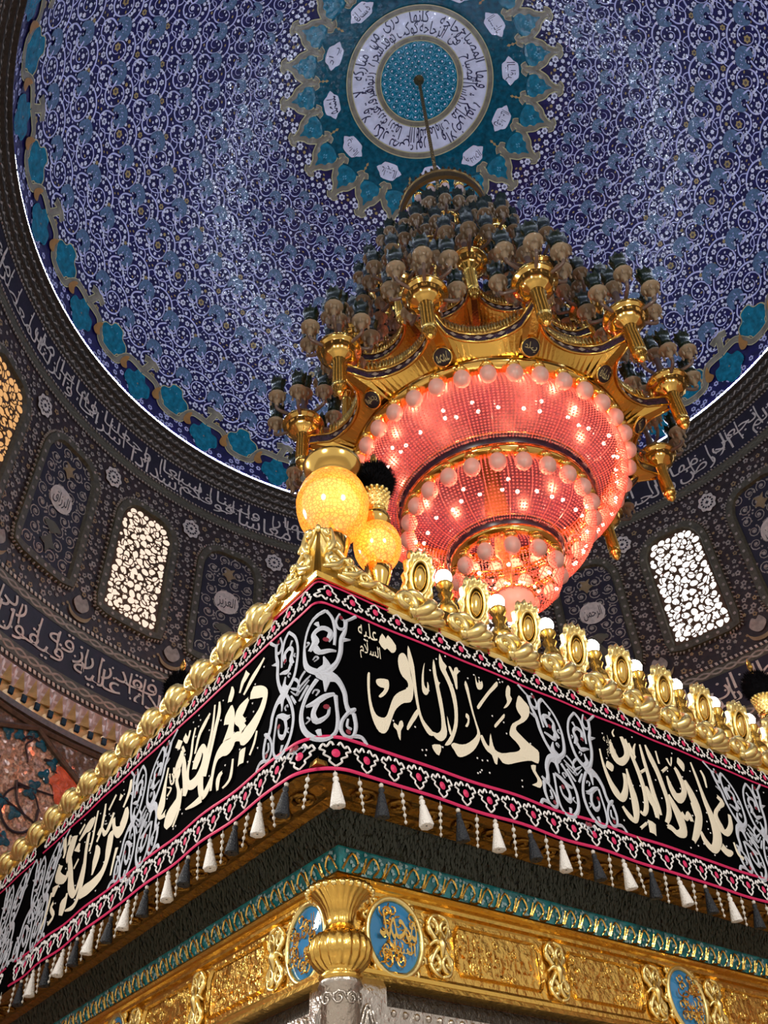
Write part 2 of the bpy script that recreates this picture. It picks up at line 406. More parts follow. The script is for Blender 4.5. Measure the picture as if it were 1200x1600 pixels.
def rotz(V, a): c_, s_ = math.cos(a), math.sin(a); return np.stack([V[:, 0] * c_ - V[:, 1] * s_, V[:, 0] * s_ + V[:, 1] * c_, V[:, 2]], 1)
SMP = np.concatenate([rotz(SMP, k * PITCH_A) for k in (-2, -1, 0, 1)])
pts = []; tries = 0
mlo, mhi = m_of_z(11.75), m_of_r(2.25)
while tries < 8500:
    tries += 1; m = RND.uniform(mlo, mhi); a = A0 - RND.uniform(0, 1) * PITCH_A
    if RND.random() > r_of_m(m) / RIM_R: continue
    p = dome(np.array([a]), np.array([m]))[0]; r = RND.choice([.058, .052, .044, .034, .028, .022]) if tries < 4500 else RND.choice([.03, .024, .018])
    if np.min(np.sum((SMP - p) ** 2, 1)) < (r + .020) ** 2: continue
    q = p; ok = True
    for (p2, r2, _) in pts:
        for kk in (-1, 0, 1):
            if np.sum((rotz(p2[None], kk * PITCH_A)[0] - p) ** 2) < (r + r2 + .016) ** 2: ok = False; break
        if not ok: break
    if ok: pts.append((p, r, (a, m)))
for p, r, (a, m) in pts:
    f = dome_metric(a, m); q = RND.random()
    tgt = och if q < .17 else wht
    tgt.f = f; tgt.disc((0, 0), lobed(r, r, 6, .16, 12) if r > .025 else lobed(r, r * .7, 2, .1, 7, q * 6), .008)
    if r > .035:
        drk.f = f; drk.disc((0, 0), lobed(r * .42, r * .42, 2, 0, 6), .011); tgt.disc((0, 0), lobed(r * .16, r * .16, 2, 0, 4), .013)
def ringcopy(sf, n, step):
    V = np.concatenate(sf.b.v); F = sf.b.f; o = MB()
    for k in range(n): o.add(rotz(V, k * step), F)
    return o
ringcopy(scr, 48, PITCH_A).build('scrollwork', 'lavender', ceiling, kind='stuff', label='pale lavender spiral vine scrollwork')
ringcopy(wht, 48, PITCH_A).build('flower_inlay', 'white_tile', ceiling, kind='stuff', label='small white blossoms')
ringcopy(och, 48, PITCH_A).build('ochre_flower_inlay', 'ochre', ceiling, kind='stuff', label='small ochre blossoms')
ringcopy(drk, 48, PITCH_A).build('flower_eye', 'navy_dark', ceiling, kind='stuff')
# grey-blue palmettes: one mesh a row, turned about the axis
PALM = [(-.17, .02), (-.13, .14), (0, .19), (.13, .15), (.19, .03), (.14, -.10), (.02, -.14), (.05, -.05), (-.02, .0), (-.08, -.05), (-.10, -.12), (-.16, -.08)]
for row in range(8):
    k = min(1., r_of_m(ROWS[row]) * PITCH_A / .6) * .92
    s_ = Surf(dome_metric(A0, ROWS[row])); P = smooth(np.array(PALM) * k * 1.02, 3, True); s_.poly(P, .022)
    s_.rib([(.12 * k, -.02), (.2 * k, -.12 * k), (.1 * k, -.2 * k), (-.02, -.16 * k)], [.03, .025, .02, .008], .026, .004, 1, 4)
    for _ in range(9):
        a_ = RND.uniform(0, 6.28); q = RND.uniform(.03, .12) * k; s_.disc((q * math.cos(a_), .04 * k + q * .6 * math.sin(a_)), lobed(.012 * k, .012 * k, 2, 0, 5), .028, 1)
    me = s_.b.mesh('palmette', ['greyblue', 'lavender'])
    if row < 6:
        for c in range(48): link('palmette', me, ceiling, rz=-c * PITCH_A)
    else:
        o = MB(); V = np.concatenate(s_.b.v)
        for c in range(48): o.add(rotz(V, c * PITCH_A), s_.b.f); 
        o.m = s_.b.m * 48
        o.build('small_palmettes', ['greyblue', 'lavender'], ceiling, kind='stuff')

# ---- rim border: 24 repeats of dotted and diamond cartouches
MB_Z = lambda z: float(m_of_z(z))
def border(k0):
    a = rad(174.4) - k0 * rad(15); f = lambda x, y, off=0.: dome(a - np.asarray(x) * rad(15), np.asarray(y), off); return f
Lb = RIM_R * rad(15)
CT1 = np.array([(-.21, .60), (-.18, .78), (-.10, .84), (-.06, .96), (.06, .97), (.10, .85), (.19, .78), (.21, .60), (.12, .52), (.08, .42), (-.08, .42), (-.12, .52)])
b1 = Surf(border(0)); b1.poly(smooth(CT1, 4, True), .012)
for _ in range(26): b1.disc((RND.uniform(-.12, .13), RND.uniform(.54, .84)), lobed(.006, .022, 2, 0, 5), .016, 1)
b1.ring(*(lambda P: (P, (P - P.mean(0)) * 1.07 + P.mean(0)))(smooth(CT1, 4, True)), .013, None, 2)
me1 = b1.b.mesh('dotted_cartouche', ['turquoise', 'sky_tile', 'strap_edge'])
b2 = Surf(border(0)); b2.poly(smooth([(.31, .30), (.33, .50), (.41, .54), (.45, .66), (.55, .66), (.59, .54), (.67, .50), (.69, .30), (.61, .20), (.56, .08), (.44, .08), (.39, .20)], 4, True), .012)
b2.poly([(.46, .36), (.5, .25), (.54, .36), (.5, .47)], .016, 1); b2.poly([(.482, .36), (.5, .31), (.518, .36), (.5, .41)], .019, 2)
me2 = b2.b.mesh('diamond_cartouche', ['turquoise', 'white_tile', 'strap'])
b3 = Surf(border(0)); XY = np.array([1 / Lb, 1.])
def brib(s_, pts, w, off, mi, k=4, lift=.004):
    P = smooth(np.array(pts) / XY, k); V, F, l = ribbon(P, w); V = V * XY; s_.b.add(s_.f(V[:, 0], V[:, 1], off + lift * l), F, mi)
for (w, off, mi) in ((.125, .014, 1), (.095, .018, 0)):
    for sg in (1, -1):
        brib(b3, [(.5 + sg * .5, .36), (.5 + sg * .36, .40), (.5 + sg * .30, .56), (.5 + sg * .22, .70), (.5 + sg * .10, .72), (.5, .70)], w, off, mi)
    brib(b3, [(.5, .70), (.54, .84), (.57, .98)], w, off, mi); brib(b3, [(.46, .96), (.57, 1.0), (.68, .95)], w, off, mi)
me3 = b3.b.mesh('strapwork', ['strap', 'strap_edge'])
b4 = Surf(border(0))
for x in (.24, .76): b4.poly(smooth([(x - .05, .46), (x - .02, .62), (x + .04, .70), (x + .03, .56), (x + .06, .46), (x, .40)], 3, True), .024)
me4 = b4.b.mesh('orange_knot', 'orange_tile')
b5 = Surf(border(0))
for _ in range(30):
    x, y = RND.uniform(0, 1), RND.uniform(.04, .34)
    b5.disc((x, y), lobed(.045 / Lb, .045, 6, .15, 12), .007, 0); b5.disc((x, y), lobed(.02 / Lb, .02, 6, 0, 6), .009, 1)
me5 = b5.b.mesh('rim_flowers', ['lavender', 'navy_dark'])
for k in range(24):
    link('dotted_cartouche', me1, ceiling, rz=k * rad(15)); link('diamond_cartouche', me2, ceiling, rz=k * rad(15))
    link('strapwork', me3, ceiling, rz=k * rad(15)); link('orange_knot', me4, ceiling, rz=k * rad(15)); link('rim_flowers', me5, ceiling, rz=k * rad(15), kind='stuff')

# ---- crown medallion at the apex
def polar(x, y, off=0.):   # x angle, y radius
    return dome(np.asarray(x), m_of_r(np.asarray(y)), off)
def annulus(name, r0, r1, mat, off, n=96):
    s_ = Surf(polar); q = np.linspace(r0, r1, max(1, int((r1 - r0) / .05)) + 1)
    for i in range(len(q) - 1): s_.strip(0, 2 * PI, q[i], q[i + 1], n, off)
    return s_.build(name, mat, ceiling)
zz = []
for k in range(24):
    a = rad(180) - k * rad(15)
    zz += [(a, 2.34), (a - rad(2.5), 2.22), (a - rad(5.2), 2.10), (a - rad(7.5), 1.88), (a - rad(9.8), 2.10), (a - rad(12.5), 2.22)]
zz = np.array(zz)
st = Surf(polar)
inner = np.stack([zz[:, 0], np.full(len(zz), 1.2)], 1); mid = np.stack([zz[:, 0], (zz[:, 1] + 1.2) / 2], 1)
lv = [np.stack([zz[:, 0], zz[:, 1] * (1 - t) + 1.2 * t], 1) for t in np.linspace(0, 1, 11)]
for i in range(10): st.ring(lv[i], lv[i + 1], .010); st.build('turquoise_star', 'turquoise', ceiling)
tf = lambda a, r: (lambda x, y, off=0.: dome(a - np.asarray(x) / np.maximum(r_of_m(m_of_r(r) - np.asarray(y)), .05), m_of_r(r) - np.asarray(y), off))   # y metres outwards
sb = Surf(tf(rad(180), 2.1))
for w, off, mi in ((.135, .014, 1), (.095, .018, 0)):
    for sg in (1, -1):
        sb.rib([(0, .25), (sg * .07, .13), (sg * .15, .07), (sg * .20, -.02), (sg * .25, -.12), (sg * .262, -.22)], w, off, .003, mi, 3)
    sb.rib([(0, .2), (0, .34)], w, off, .003, mi); sb.rib([(-.10, .31), (-.05, .37), (0, .35), (.05, .37), (.10, .31)], w * .7, off, .003, mi, 3)
    sb.rib([(.262, -.2), (.262, -.30)], w * .8, off, .003, mi); sb.rib([(.17, -.25), (.215, -.32), (.262, -.29), (.309, -.32), (.355, -.25)], w * .62, off, .003, mi, 3)
mes = sb.b.mesh('star_strapwork', ['strap', 'strap_edge'])
lf = Surf(tf(rad(180), 2.1))
lf.poly(smooth([(0, .20), (.05, .09), (.12, .05), (.13, -.03), (.19, -.08), (.17, -.2), (0, -.26), (-.17, -.2), (-.19, -.08), (-.13, -.03), (-.12, .05), (-.05, .09)], 3, True), .021)
for x, y in ((0, -.02), (.03, -.05), (-.03, -.05), (0, -.08)): lf.disc((x, y), lobed(.012, .02, 2, 0, 6), .025, 1)
mel = lf.b.mesh('star_lobe', ['turquoise', 'sky_tile'])
for k in range(24): link('star_strapwork', mes, ceiling, rz=k * rad(15)); link('star_lobe', mel, ceiling, rz=k * rad(15))
for k in range(12):
    a = rad(172.5) + k * rad(30)
    c_ = Surf(tf(a, 1.6)); c_.poly(smooth(np.array([(0, .25), (.07, .17), (.14, .12), (.15, 0), (.14, -.12), (.07, -.17), (0, -.25), (-.07, -.17), (-.14, -.12), (-.15, 0), (-.14, .12), (-.07, .17)])[:, ::-1], 2, True), .016)
    c_.text(NAMES[k], 0, 0, .30, .19, .022, 1)
    c_.build('name_cartouche', ['white_tile', 'navy_dark'], ceiling)
    d_ = Surf(tf(a + rad(15), 1.72))
    for y in (-.07, 0, .07): d_.disc((0, y), lobed(.022, .035, 4, .2, 8), .016)
    d_.build('gilt_sprig', 'ochre', ceiling)
annulus('white_ring', .76, 1.24, 'white_tile', .016)
for r0, r1 in ((1.22, 1.30), (.70, .78)): annulus('gilt_ring', r0, r1, 'strap', .022)
for r in (1.215, 1.305, .695, .785): annulus('gilt_edge', r - .008, r + .008, 'strap_edge', .026)
annulus('rosette_disc', .02, .70, 'turquoise', .016)
rs = Surf(polar)
for j, (r, n) in enumerate(((.63, 26), (.53, 24), (.43, 22), (.34, 18), (.25, 14), (.17, 10), (.10, 6))):
    for k in range(n):
        a = 2 * PI * (k + .5 * (j % 2)) / n; h = .052 if r > .2 else .035; da = PI / n
        P = np.array([(-1, -1), (-.8, .2), (0, 1), (.8, .2), (1, -1)]) * (da, h); Q = P * .72
        rs.b.add(polar(a + np.concatenate([P, Q])[:, 0], r + np.concatenate([P, Q])[:, 1], .020), [[i, i + 1, 6 + i, 5 + i] for i in range(4)])
        rs.disc((a, r - h * .1), lobed(da * .28, h * .3, 2, 0, 6), .022, 1)
rs.build('rosette_petals', ['sky_tile', 'white_tile'], ceiling, kind='stuff')
nr = Surf(polar); a = rad(100)
tot = sum(tw(t) for t in NUR) + .25 * len(NUR); rows = 2
for i, t in enumerate(NUR):
    w = tw(t) / tot * 2 * PI * 1.9; up = i % 2; r = .90 + .19 * up
    ww = tw(t) / tot * 2 * PI
    nr.text(t, a - ww * .5, r, ww * 1.75, .30, .022, 0, 1); a -= ww + .25 / tot * 2 * PI
nr.build('ring_inscription', 'navy_dark', ceiling, label='dark blue Arabic inscription on the white ring')

# ---- drum wall
dw = MB(); dw.add(*lathe([(DRUM_R, 5.30), (DRUM_R, 6.0), (DRUM_R, 6.7), (DRUM_R, 7.6), (DRUM_R, 8.5), (DRUM_R, 9.4), (DRUM_R, 10.05), (DRUM_R, 10.66)], 240))
wall = dw.build('wall_drum', 'brown_tile', loc=(CX, CY, 0), smooth=True, kind='structure', label='dark brown mosaic drum wall below the dome')
FULL = (0, 2 * PI)
def dstrip(name, z0, z1, mat, off, off2=None):
    s_ = Surf(drum); s_.strip(0, 2 * PI, z0, z1, 240, off, off2); return s_.build(name, mat, wall)
def rope(z, h, mat='bone', pitch=.075, parent=None, off=.03):
    s_ = Surf(drum); n = int(2 * PI * DRUM_R / pitch); da = 2 * PI / n
    b_ = MB()
    for k in range(n):
        a = k * da; q = np.array([(-.32, -.5), (.18, -.5), (.38, .5), (-.12, .5)]) * (da, h); c_ = a + q[:, 0]; zc = z + q[:, 1]
        V = np.concatenate([drum(c_, zc, off - .012), drum(a + q[:, 0] * .6, z + q[:, 1] * .6, off)])
        b_.add(V, [[4, 5, 6, 7], [0, 1, 5, 4], [1, 2, 6, 5], [2, 3, 7, 6], [3, 0, 4, 7]])
    return b_.build('rope_moulding', mat, parent or wall, kind='stuff')
def vine(z, amp, n, mat='bone_dim', w=.028, off=.016):
    s_ = Surf(drum); A = np.linspace(0, 2 * PI, n * 10 + 1)
    for ph in (0, PI):
        P = np.stack([A * DRUM_R, z + amp * np.sin(A * n + ph)], 1); V, F, l = ribbon(P, w); s_.b.add(drum(V[:, 0] / DRUM_R, V[:, 1], off + .004 * l), F)
    return s_.build('vine_border', mat, wall, kind='stuff')
dstrip('navy_band', 6.02, 6.60, 'drum_navy', .010); dstrip('navy_band', 9.98, 10.60, 'drum_navy', .010)
for z0, z1 in ((5.86, 6.02), (6.60, 6.74), (9.82, 9.98)): dstrip('olive_border', z0, z1, 'olive', .014, .014)
vine(5.94, .038, 90); vine(6.67, .034, 90); vine(9.90, .028, 120, 'drab', .02)
for z in (5.825, 6.775): rope(z, .05); 
for z in (9.80, 9.995, 10.60): rope(z, .032, 'bone_dim', .06)
# upper cornice, stepping in to the dome rim
cr = MB(); cr.add(*lathe([(5.80, 10.62), (5.765, 10.64), (5.765, 10.74), (5.72, 10.76), (5.72, 10.86), (5.665, 10.88), (5.655, 10.97), (5.60, 10.985), (5.60, 11.015), (5.64, 11.02)], 240))
trim1 = cr.build('trim_1', 'cornice', loc=(CX, CY, 0), kind='structure', label='dark stepped cornice ringing the foot of the dome')
def zig(r, z0, z1, n, mat, w):
    b_ = MB()
    for k in range(n):
        a = 2 * PI * k / n; d = PI / n
        P = [(a - d, z0), (a - d + w, z0), (a + w * .5, z1), (a + d, z0), (a + d - w, z0), (a - w * .5, z1 - (z1 - z0) * .35)]
        V = [((r) * math.cos(x), (r) * math.sin(x), y) for x, y in P]; b_.add(V, [[0, 1, 5], [1, 2, 5], [5, 2, 4], [2, 3, 4]])
    b_.build('zigzag_inlay', mat, trim1, kind='stuff')
zig(5.758, 10.65, 10.735, 260, 'bone_dim', .005); zig(5.712, 10.77, 10.855, 200, 'bone_dim', .005); zig(5.65, 10.885, 10.965, 260, 'bone_dim', .004)
for r_, z_ in ((5.762, 10.75), (5.716, 10.87)):
    b_ = MB()
    for k in range(520):
        a = 2 * PI * k / 520; q = np.array([(-.0040, -.016), (.0016, -.016), (.0046, .016), (-.0010, .016)]); b_.add([((r_ - .006) * math.cos(a + x), (r_ - .006) * math.sin(a + x), z_ + y) for x, y in q], [[0, 1, 2, 3]])
    b_.build('rope_moulding', 'bone_dim', trim1, kind='stuff')
cv = MB(); cv.add(*lathe([(5.612, 11.035), (5.612, 11.057)], 240)); trim2 = cv.build('trim_2', 'cove_light', loc=(CX, CY, 0), kind='structure', label='bluish white cove light strip along the dome rim')

# ---- drum inscriptions (read right to left along the wall)
def inscribe(words, a_start, z0, z1, size, gap, vs, name, two=True):
    s_ = Surf(drum); a = a_start; H = z1 - z0; zm = Surf(drum)
    for i, t in enumerate(words):
        w = tw(t) * size; V = TXT[t][0]; h = float(np.ptp(V[:, 1])) * size * vs
        if two: lo = (i % 2 == 0); z = z0 + H * (.33 if lo else .67); adv = w * .58
        else: z = z0 + H * .5; adv = w
        h = H * .60
        x = a + w / 2 / DRUM_R
        s_.text(t, x, z, w / DRUM_R, h, .022, 0, -1); a += (adv + gap) / DRUM_R
        for _ in range(3):
            q = RND.uniform(0, adv) / DRUM_R; s_.disc((a - q, z0 + RND.uniform(.06, .94) * H), np.array([(-.02 / DRUM_R, 0), (0, -.02), (.02 / DRUM_R, 0), (0, .02)]), .020)
    # tall upright strokes rising through the band
    n = int((a - a_start) * DRUM_R / .21 * .6)
    for k in range(n):
        x = a_start + (k + RND.uniform(.2, .8)) * .35 / DRUM_R; zt = z1 - RND.uniform(.02, .08); zb = z0 + RND.uniform(.18, .42) * H
        s_.rib([(x, zb), (x + .004, (zb + zt) / 2), (x + .003, zt)], (.0052 if z0 < 8 else .0044), .020, .002, 0)
    s_.build(name, 'bone', wall, label='white Arabic calligraphy on dark blue mosaic'); return a
inscribe(FAJR, rad(22), 6.03, 6.59, .47, .03, 1.25, 'band_inscription')
inscribe(NABA, rad(30), 10.01, 10.57, .43, .02, 1.3, 'band_inscription')

# ---- windows and blind panels, twelve of each, 15 degrees apart
def outline(W, zb, zs, zt, tw_):
    P = [(-W, zb), (W, zb), (W, (zb + zs) / 2), (W, zs)] + [(W - (W - tw_) * (1 - math.cos(t)), zs + (zt - zs) * math.sin(t)) for t in np.linspace(.25, PI / 2, 5)]
    return np.array(P + [(-x, z) for x, z in P[:1:-1]])
def dense(P, d=.08):
    out = []
    for i in range(len(P)):
        p, q = P[i], P[(i + 1) % len(P)]; n = max(1, int(np.hypot(*(q - p)) / d))
        for t in range(n): out.append(p + (q - p) * t / n)
    return np.array(out)
OUT = dense(outline(.44, 7.30, 8.86, 9.24, .17))
def frame_mesh(P):
    s_ = Surf(drum_patch(0.)); o1 = offset_poly(P, .135); o2 = offset_poly(P, .03)
    s_.ring(P, o2, .0, .05, 0); s_.ring(o2, o1, .05, .05, 0); s_.ring(o1, offset_poly(P, .15), .05, .0, 0)
    m1 = s_.b.mesh('frame', 'olive')
    d_ = Surf(drum_patch(0.)); mid_ = dense(offset_poly(P, .085), .17)
    for p in mid_[::2]: d_.disc(p, lobed(.026, .026, 2, 0, 6), .054)
    m2 = d_.b.mesh('frame_studs', 'bone_dim')
    r_ = MB(); Q = dense(offset_poly(P, .165), .046); f = drum_patch(0.)
    for i, p in enumerate(Q):
        t = Q[(i + 1) % len(Q)] - Q[i - 1]; t /= np.linalg.norm(t) + 1e-9; n = np.array([-t[1], t[0]])
        q = np.array([p - t * .018 - n * .02, p + t * .006 - n * .02, p + t * .018 + n * .02, p - t * .006 + n * .02])
        V = np.concatenate([f(q[:, 0], q[:, 1], .02), f(*(p + (q - p) * .6).T, .04)]); r_.add(V, [[4, 5, 6, 7], [0, 1, 5, 4], [1, 2, 6, 5], [2, 3, 7, 6], [3, 0, 4, 7]])
    return m1, m2, r_.mesh('rope_border', 'bone_dim')
FR, FS, FB = frame_mesh(OUT)
def inside(x, z, P):
    r = False; n = len(P)
    for i in range(n):
        a_, b_ = P[i], P[i - 1]
        if (a_[1] > z) != (b_[1] > z) and x < (b_[0] - a_[0]) * (z - a_[1]) / (b_[1] - a_[1]) + a_[0]: r = not r
    return r
def pane_mesh():
    """little glass pieces, packed close like the cells of the pierced screen"""
    R_ = random.Random(8); s_ = Surf(drum_patch(0.)); got = []; inner_ = offset_poly(OUT, -.012)
    for r in (.060, .052, .044, .036, .028, .021):
        for _ in range(900 if r > .03 else 2200):
            x, z = R_.uniform(-.44, .44), R_.uniform(7.3, 9.24)
            if not all(inside(x + r * .9 * math.cos(q), z + r * .9 * math.sin(q), inner_) for q in (0, 1.57, 3.14, 4.71)): continue
            if any((x - p[0]) ** 2 + (z - p[1]) ** 2 < (r + p[2]) ** 2 * .93 for p in got): continue
            got.append((x, z, r)); a0 = R_.uniform(0, 6.28); k = R_.random(); t = np.arange(14) * 2 * PI / 14
            rr = r * (.92 + .16 * np.cos(t - a0) + (.16 * np.cos(3 * (t - a0)) if k < .35 else .14 * np.cos(2 * (t - a0)) if k < .7 else .10 * np.sin(2 * t)))
            s_.disc((x, z), np.stack([rr * np.cos(t), rr * np.sin(t)], 1), .016)
    return s_.b.mesh('pane', 'day_white')
def lattice_mesh():
    s_ = Surf(drum_patch(0.)); c = OUT.mean(0); s_.disc(c, OUT - c, .010); return s_.b.mesh('lattice', 'lattice')
def lattice_vine():
    R_ = random.Random(2); s_ = Surf(drum_patch(0.))
    for iz in range(7):
        for sg in (1, -1):
            x, z = sg * (.20 + .03 * (iz % 2)), 7.48 + iz * .25
            P = spiral((x, z), .15, .03, R_.uniform(0, 6), sg * 1.2, 20); P = np.array([p for p in P if inside(*p, OUT)])
            if len(P) > 4: s_.rib(P, .016, .018, .012)
    return s_.b.mesh('lattice_vine', 'lattice')
VIN = lattice_vine()
PANE = pane_mesh(); LAT = lattice_mesh()
PANE_W = PANE.copy(); PANE_W.materials[0] = MATS['day_warm']; PANE_O = PANE.copy(); PANE_O.materials[0] = MATS['day_orange']
def blind_mesh():
    f = drum_patch(0.); s_ = Surf(f); c = OUT.mean(0); s_.disc(c, OUT - c, .008, 0)
    v = Surf(f); R_ = random.Random(5); cent = []
    for iz in range(9):
        for ix in range(4):
            x = -.33 + ix * .22 + (iz % 2) * .05; z = 7.42 + iz * .215
            if inside(x, z, OUT): cent.append((x, z))
    for i, (x, z) in enumerate(cent):
        sg = 1 if i % 2 else -1; v.rib(spiral((x, z), .10, .02, R_.uniform(0, 6), sg * 1.5, 16), np.linspace(.018, .01, 16), .012, .003)
        v.disc((x, z), lobed(.03, .03, 6, .2, 12), .016)
        for _ in range(3):
            q = (x + R_.uniform(-.12, .12), z + R_.uniform(-.12, .12))
            if inside(*q, OUT): v.disc(q, lobed(.018, .018, 5, .2, 8), .014)
    p = Surf(f)
    p.poly(smooth([(-.12, 8.86), (-.05, 8.92), (-.09, 9.02), (0, 8.98), (.09, 9.02), (.05, 8.92), (.12, 8.86), (.05, 8.82), (0, 8.74), (-.05, 8.82)], 3, True), .020, 0)
    p.poly(smooth([(-.16, 7.86), (0, 7.94), (.16, 7.86), (.08, 7.80), (0, 7.74), (-.08, 7.80)], 3, True), .020, 1)
    p.poly(smooth([(-.14, 7.56), (-.06, 7.64), (0, 7.74), (.06, 7.64), (.14, 7.56), (.05, 7.52), (0, 7.42), (-.05, 7.52)], 3, True), .020, 1)
    return s_.b.mesh('field', 'drum_navy'), v.b.mesh('vine_scrolls', 'bone_dim'), p.b.mesh('palmette', ['bone_gold', 'drab'])
BF, BV, BP = blind_mesh()
def cart_mesh(t):
    s_ = Surf(drum_patch(0.)); s_.poly(np.array([(0, 8.34)]) + smooth(np.array([(-.21, 0), (-.16, .14), (-.06, .20), (.06, .20), (.16, .14), (.21, 0), (.16, -.14), (.06, -.20), (-.06, -.20), (-.16, -.14)]), 2, True), .022, 0)
    s_.text(t, 0, 8.33, .30, .24, .028, 1); return s_.b.mesh('name_cartouche', ['bone', 'ink'])
CARTS = [cart_mesh(t) for t in ATTR]
WC = 142.9
WLBL = {0: 'arched lattice window glowing warm white left of the vases', 1: 'arched lattice window glowing orange at the left edge', 9: 'bright white arched lattice window right of the chandelier'}
for k in range(12):
    a = rad(WC + 30 * k); w_ = link('window_%d' % (k + 1), FR, None, loc=(CX, CY, 0), rz=a, kind='structure', label=WLBL.get(k, 'arched lattice window in the drum'))
    link('frame_studs', FS, w_); link('rope_border', FB, w_)
    link('pane', PANE_O if k == 1 else PANE if k in (8, 9, 10, 11) else PANE_W, w_, kind='stuff', label='small glowing glass pieces set in the lattice'); link('lattice', LAT, w_); link('lattice_vine', VIN, w_)
    b_ = link('blind_panel', FR, wall, rz=a + rad(15)); link('field', BF, b_); link('vine_scrolls', BV, b_); link('palmette', BP, b_); link('frame_studs', FS, b_); link('rope_border', FB, b_)
    link('name_cartouche', CARTS[k % 6], b_)
# rosettes and gourds between the panels, scattered blossoms
ro = Surf(drum_patch(0.)); ro.disc((0, 9.46), lobed(.15, .17, 8, .09, 32), .020, 0)
for q in range(12): ro.disc((.09 * math.cos(q * PI / 6), 9.46 + .10 * math.sin(q * PI / 6)), lobed(.022, .022, 2, 0, 5), .024, 1)
ro.disc((0, 9.46), lobed(.03, .03, 4, .2, 8), .024, 1)
ROS = ro.b.mesh('rosette', ['bone', 'ink'])
go = Surf(drum_patch(0.)); go.poly(smooth(np.array([(-.13, 7.08), (-.06, 7.20), (0, 7.16), (.06, 7.20), (.13, 7.08), (.06, 6.98), (0, 6.96), (-.06, 6.98)]), 3, True), .020, 0)
go.rib([(-.19, 6.98), (-.12, 6.89), (0, 6.86), (.12, 6.89), (.19, 6.98)], [.01, .05, .06, .05, .01], .020, .004, 1, 4)
GOU = go.b.mesh('gourd_motif', ['bone_dim', 'bone_gold'])
for k in range(24):
    link('rosette', ROS, wall, rz=rad(150.4 + 15 * k)); link('gourd_motif', GOU, wall, rz=rad(150.4 + 15 * k))
R_ = random.Random(9); fl = Surf(drum_patch(0.)); fo = Surf(drum_patch(0.)); fe = Surf(drum_patch(0.)); bord = offset_poly(OUT, .20); pl_ = []
for _ in range(2600):
    x = R_.uniform(-.759, .759); z = R_.uniform(6.84, 9.74); r = R_.choice([.045, .036, .028, .022])
    if inside(x, z, bord) or (abs(abs(x) - .759) < .2 and (9.26 < z < 9.66 or 6.82 < z < 7.24)): continue
    if any((x - p[0]) ** 2 + (z - p[1]) ** 2 < (r + p[2] + .02) ** 2 for p in pl_): continue
    pl_.append((x, z, r)); t_ = fo if R_.random() < .22 else fl
    t_.disc((x, z), lobed(r, r, 5, .18, 10), .008)
    if r > .03: fe.disc((x, z), lobed(r * .4, r * .4, 2, 0, 5), .011)
for n_, s_, m_ in (('blossom_field', fl, 'bone_dim'), ('ochre_blossom_field', fo, 'bone_gold'), ('blossom_eyes', fe, 'ink')):
    V = np.concatenate(s_.b.v); o = MB()
    for k in range(24): o.add(rotz(V, rad(WC + 15 * k)), s_.b.f)
    o.build(n_, m_, wall, kind='stuff')

# ---- mirror-work corbels and pendentive below the drum
def mirror_corbels():
    b_ = MB(); A = rad(1.0)
    def P(a, z, off): return tuple(drum(np.array([a]), z, off)[0])
    V = [P(-A, 5.76, .02), P(A, 5.76, .02), P(0, 5.74, .04), P(-A * .75, 5.50, .03), P(A * .75, 5.50, .03), P(0, 5.46, .13), P(-A, 5.50, .03), P(A, 5.50, .03)]
    b_.add(V, [[2, 3, 5], [2, 5, 4], [3, 5, 4]], 0); b_.add(V, [[0, 6, 3, 2], [1, 2, 4, 7], [0, 2, 1]], 1)
    V2 = [P(-A, 5.50, .03), P(A, 5.50, .03), P(A, 5.36, .03), P(-A, 5.36, .03)]; b_.add(V2, [[0, 1, 2, 3]], 0)
    me = b_.mesh('corbel', ['mirror_gold', 'mirror_rose']); s_ = Surf(drum); q = .0052
    s_.b.add(np.concatenate([drum(np.array([-q, q, q, -q]), np.array([5.395, 5.395, 5.475, 5.475]), .055), drum(np.array([-q, q, q, -q]) * 1.15, np.array([5.385, 5.385, 5.485, 5.485]), .02)]), [[0, 1, 2, 3], [0, 1, 5, 4], [1, 2, 6, 5], [2, 3, 7, 6], [3, 0, 4, 7]])
    sq = s_.b.mesh('blue_square', 'blue_glass')
    for k in range(45): link('corbel', me, trim3, rz=rad(100 + 2 * k)); link('blue_square', sq, trim3, rz=rad(101 + 2 * k))
    o = MB(); V = np.concatenate(b_.v)
    for k in range(45, 180): o.add(rotz(V, rad(100 + 2 * k)), b_.f)
    o.m = b_.m * 135; o.build('far_corbels', ['mirror_gold', 'mirror_rose'], trim3, kind='stuff')
t3 = MB(); t3.add(*lathe([(5.80, 5.80), (5.79, 5.76), (5.80, 5.72)], 240)); t3.add(*lathe([(5.80, 5.36), (5.74, 5.34), (5.74, 5.27), (5.80, 5.25)], 240))
trim3 = t3.build('trim_3', 'wood', loc=(CX, CY, 0), kind='structure', label='gilded mirror-work corbel ring under the drum')
mirror_corbels()
pw = Surf(drum); pw.strip(rad(112), rad(205), -1.6, 5.27, 60, .0); 
pend = pw.build('wall_left', 'mirror', loc=(CX, CY, 0), kind='structure', label='glittering mirror mosaic wall with dark vines below the drum')
pr = Surf(drum); pr.strip(rad(-25), rad(112), -1.6, 5.27, 80, .0)
pr.build('wall_right', 'mirror', loc=(CX, CY, 0), kind='structure', label='mirror mosaic wall below the drum on the right')
def px(a, z, off=.02): return drum(np.array([rad(a)]), z, off)[0]
def strut(p, q, r=.035):
    P = [px(p[0] + (q[0] - p[0]) * t, p[1] + (q[1] - p[1]) * t, .04) for t in np.linspace(0, 1, 8)]
    MB().add(*tube(P, r, 6)).build('wood_strut', 'wood', pend)
STAR = (152.1, 5.20)
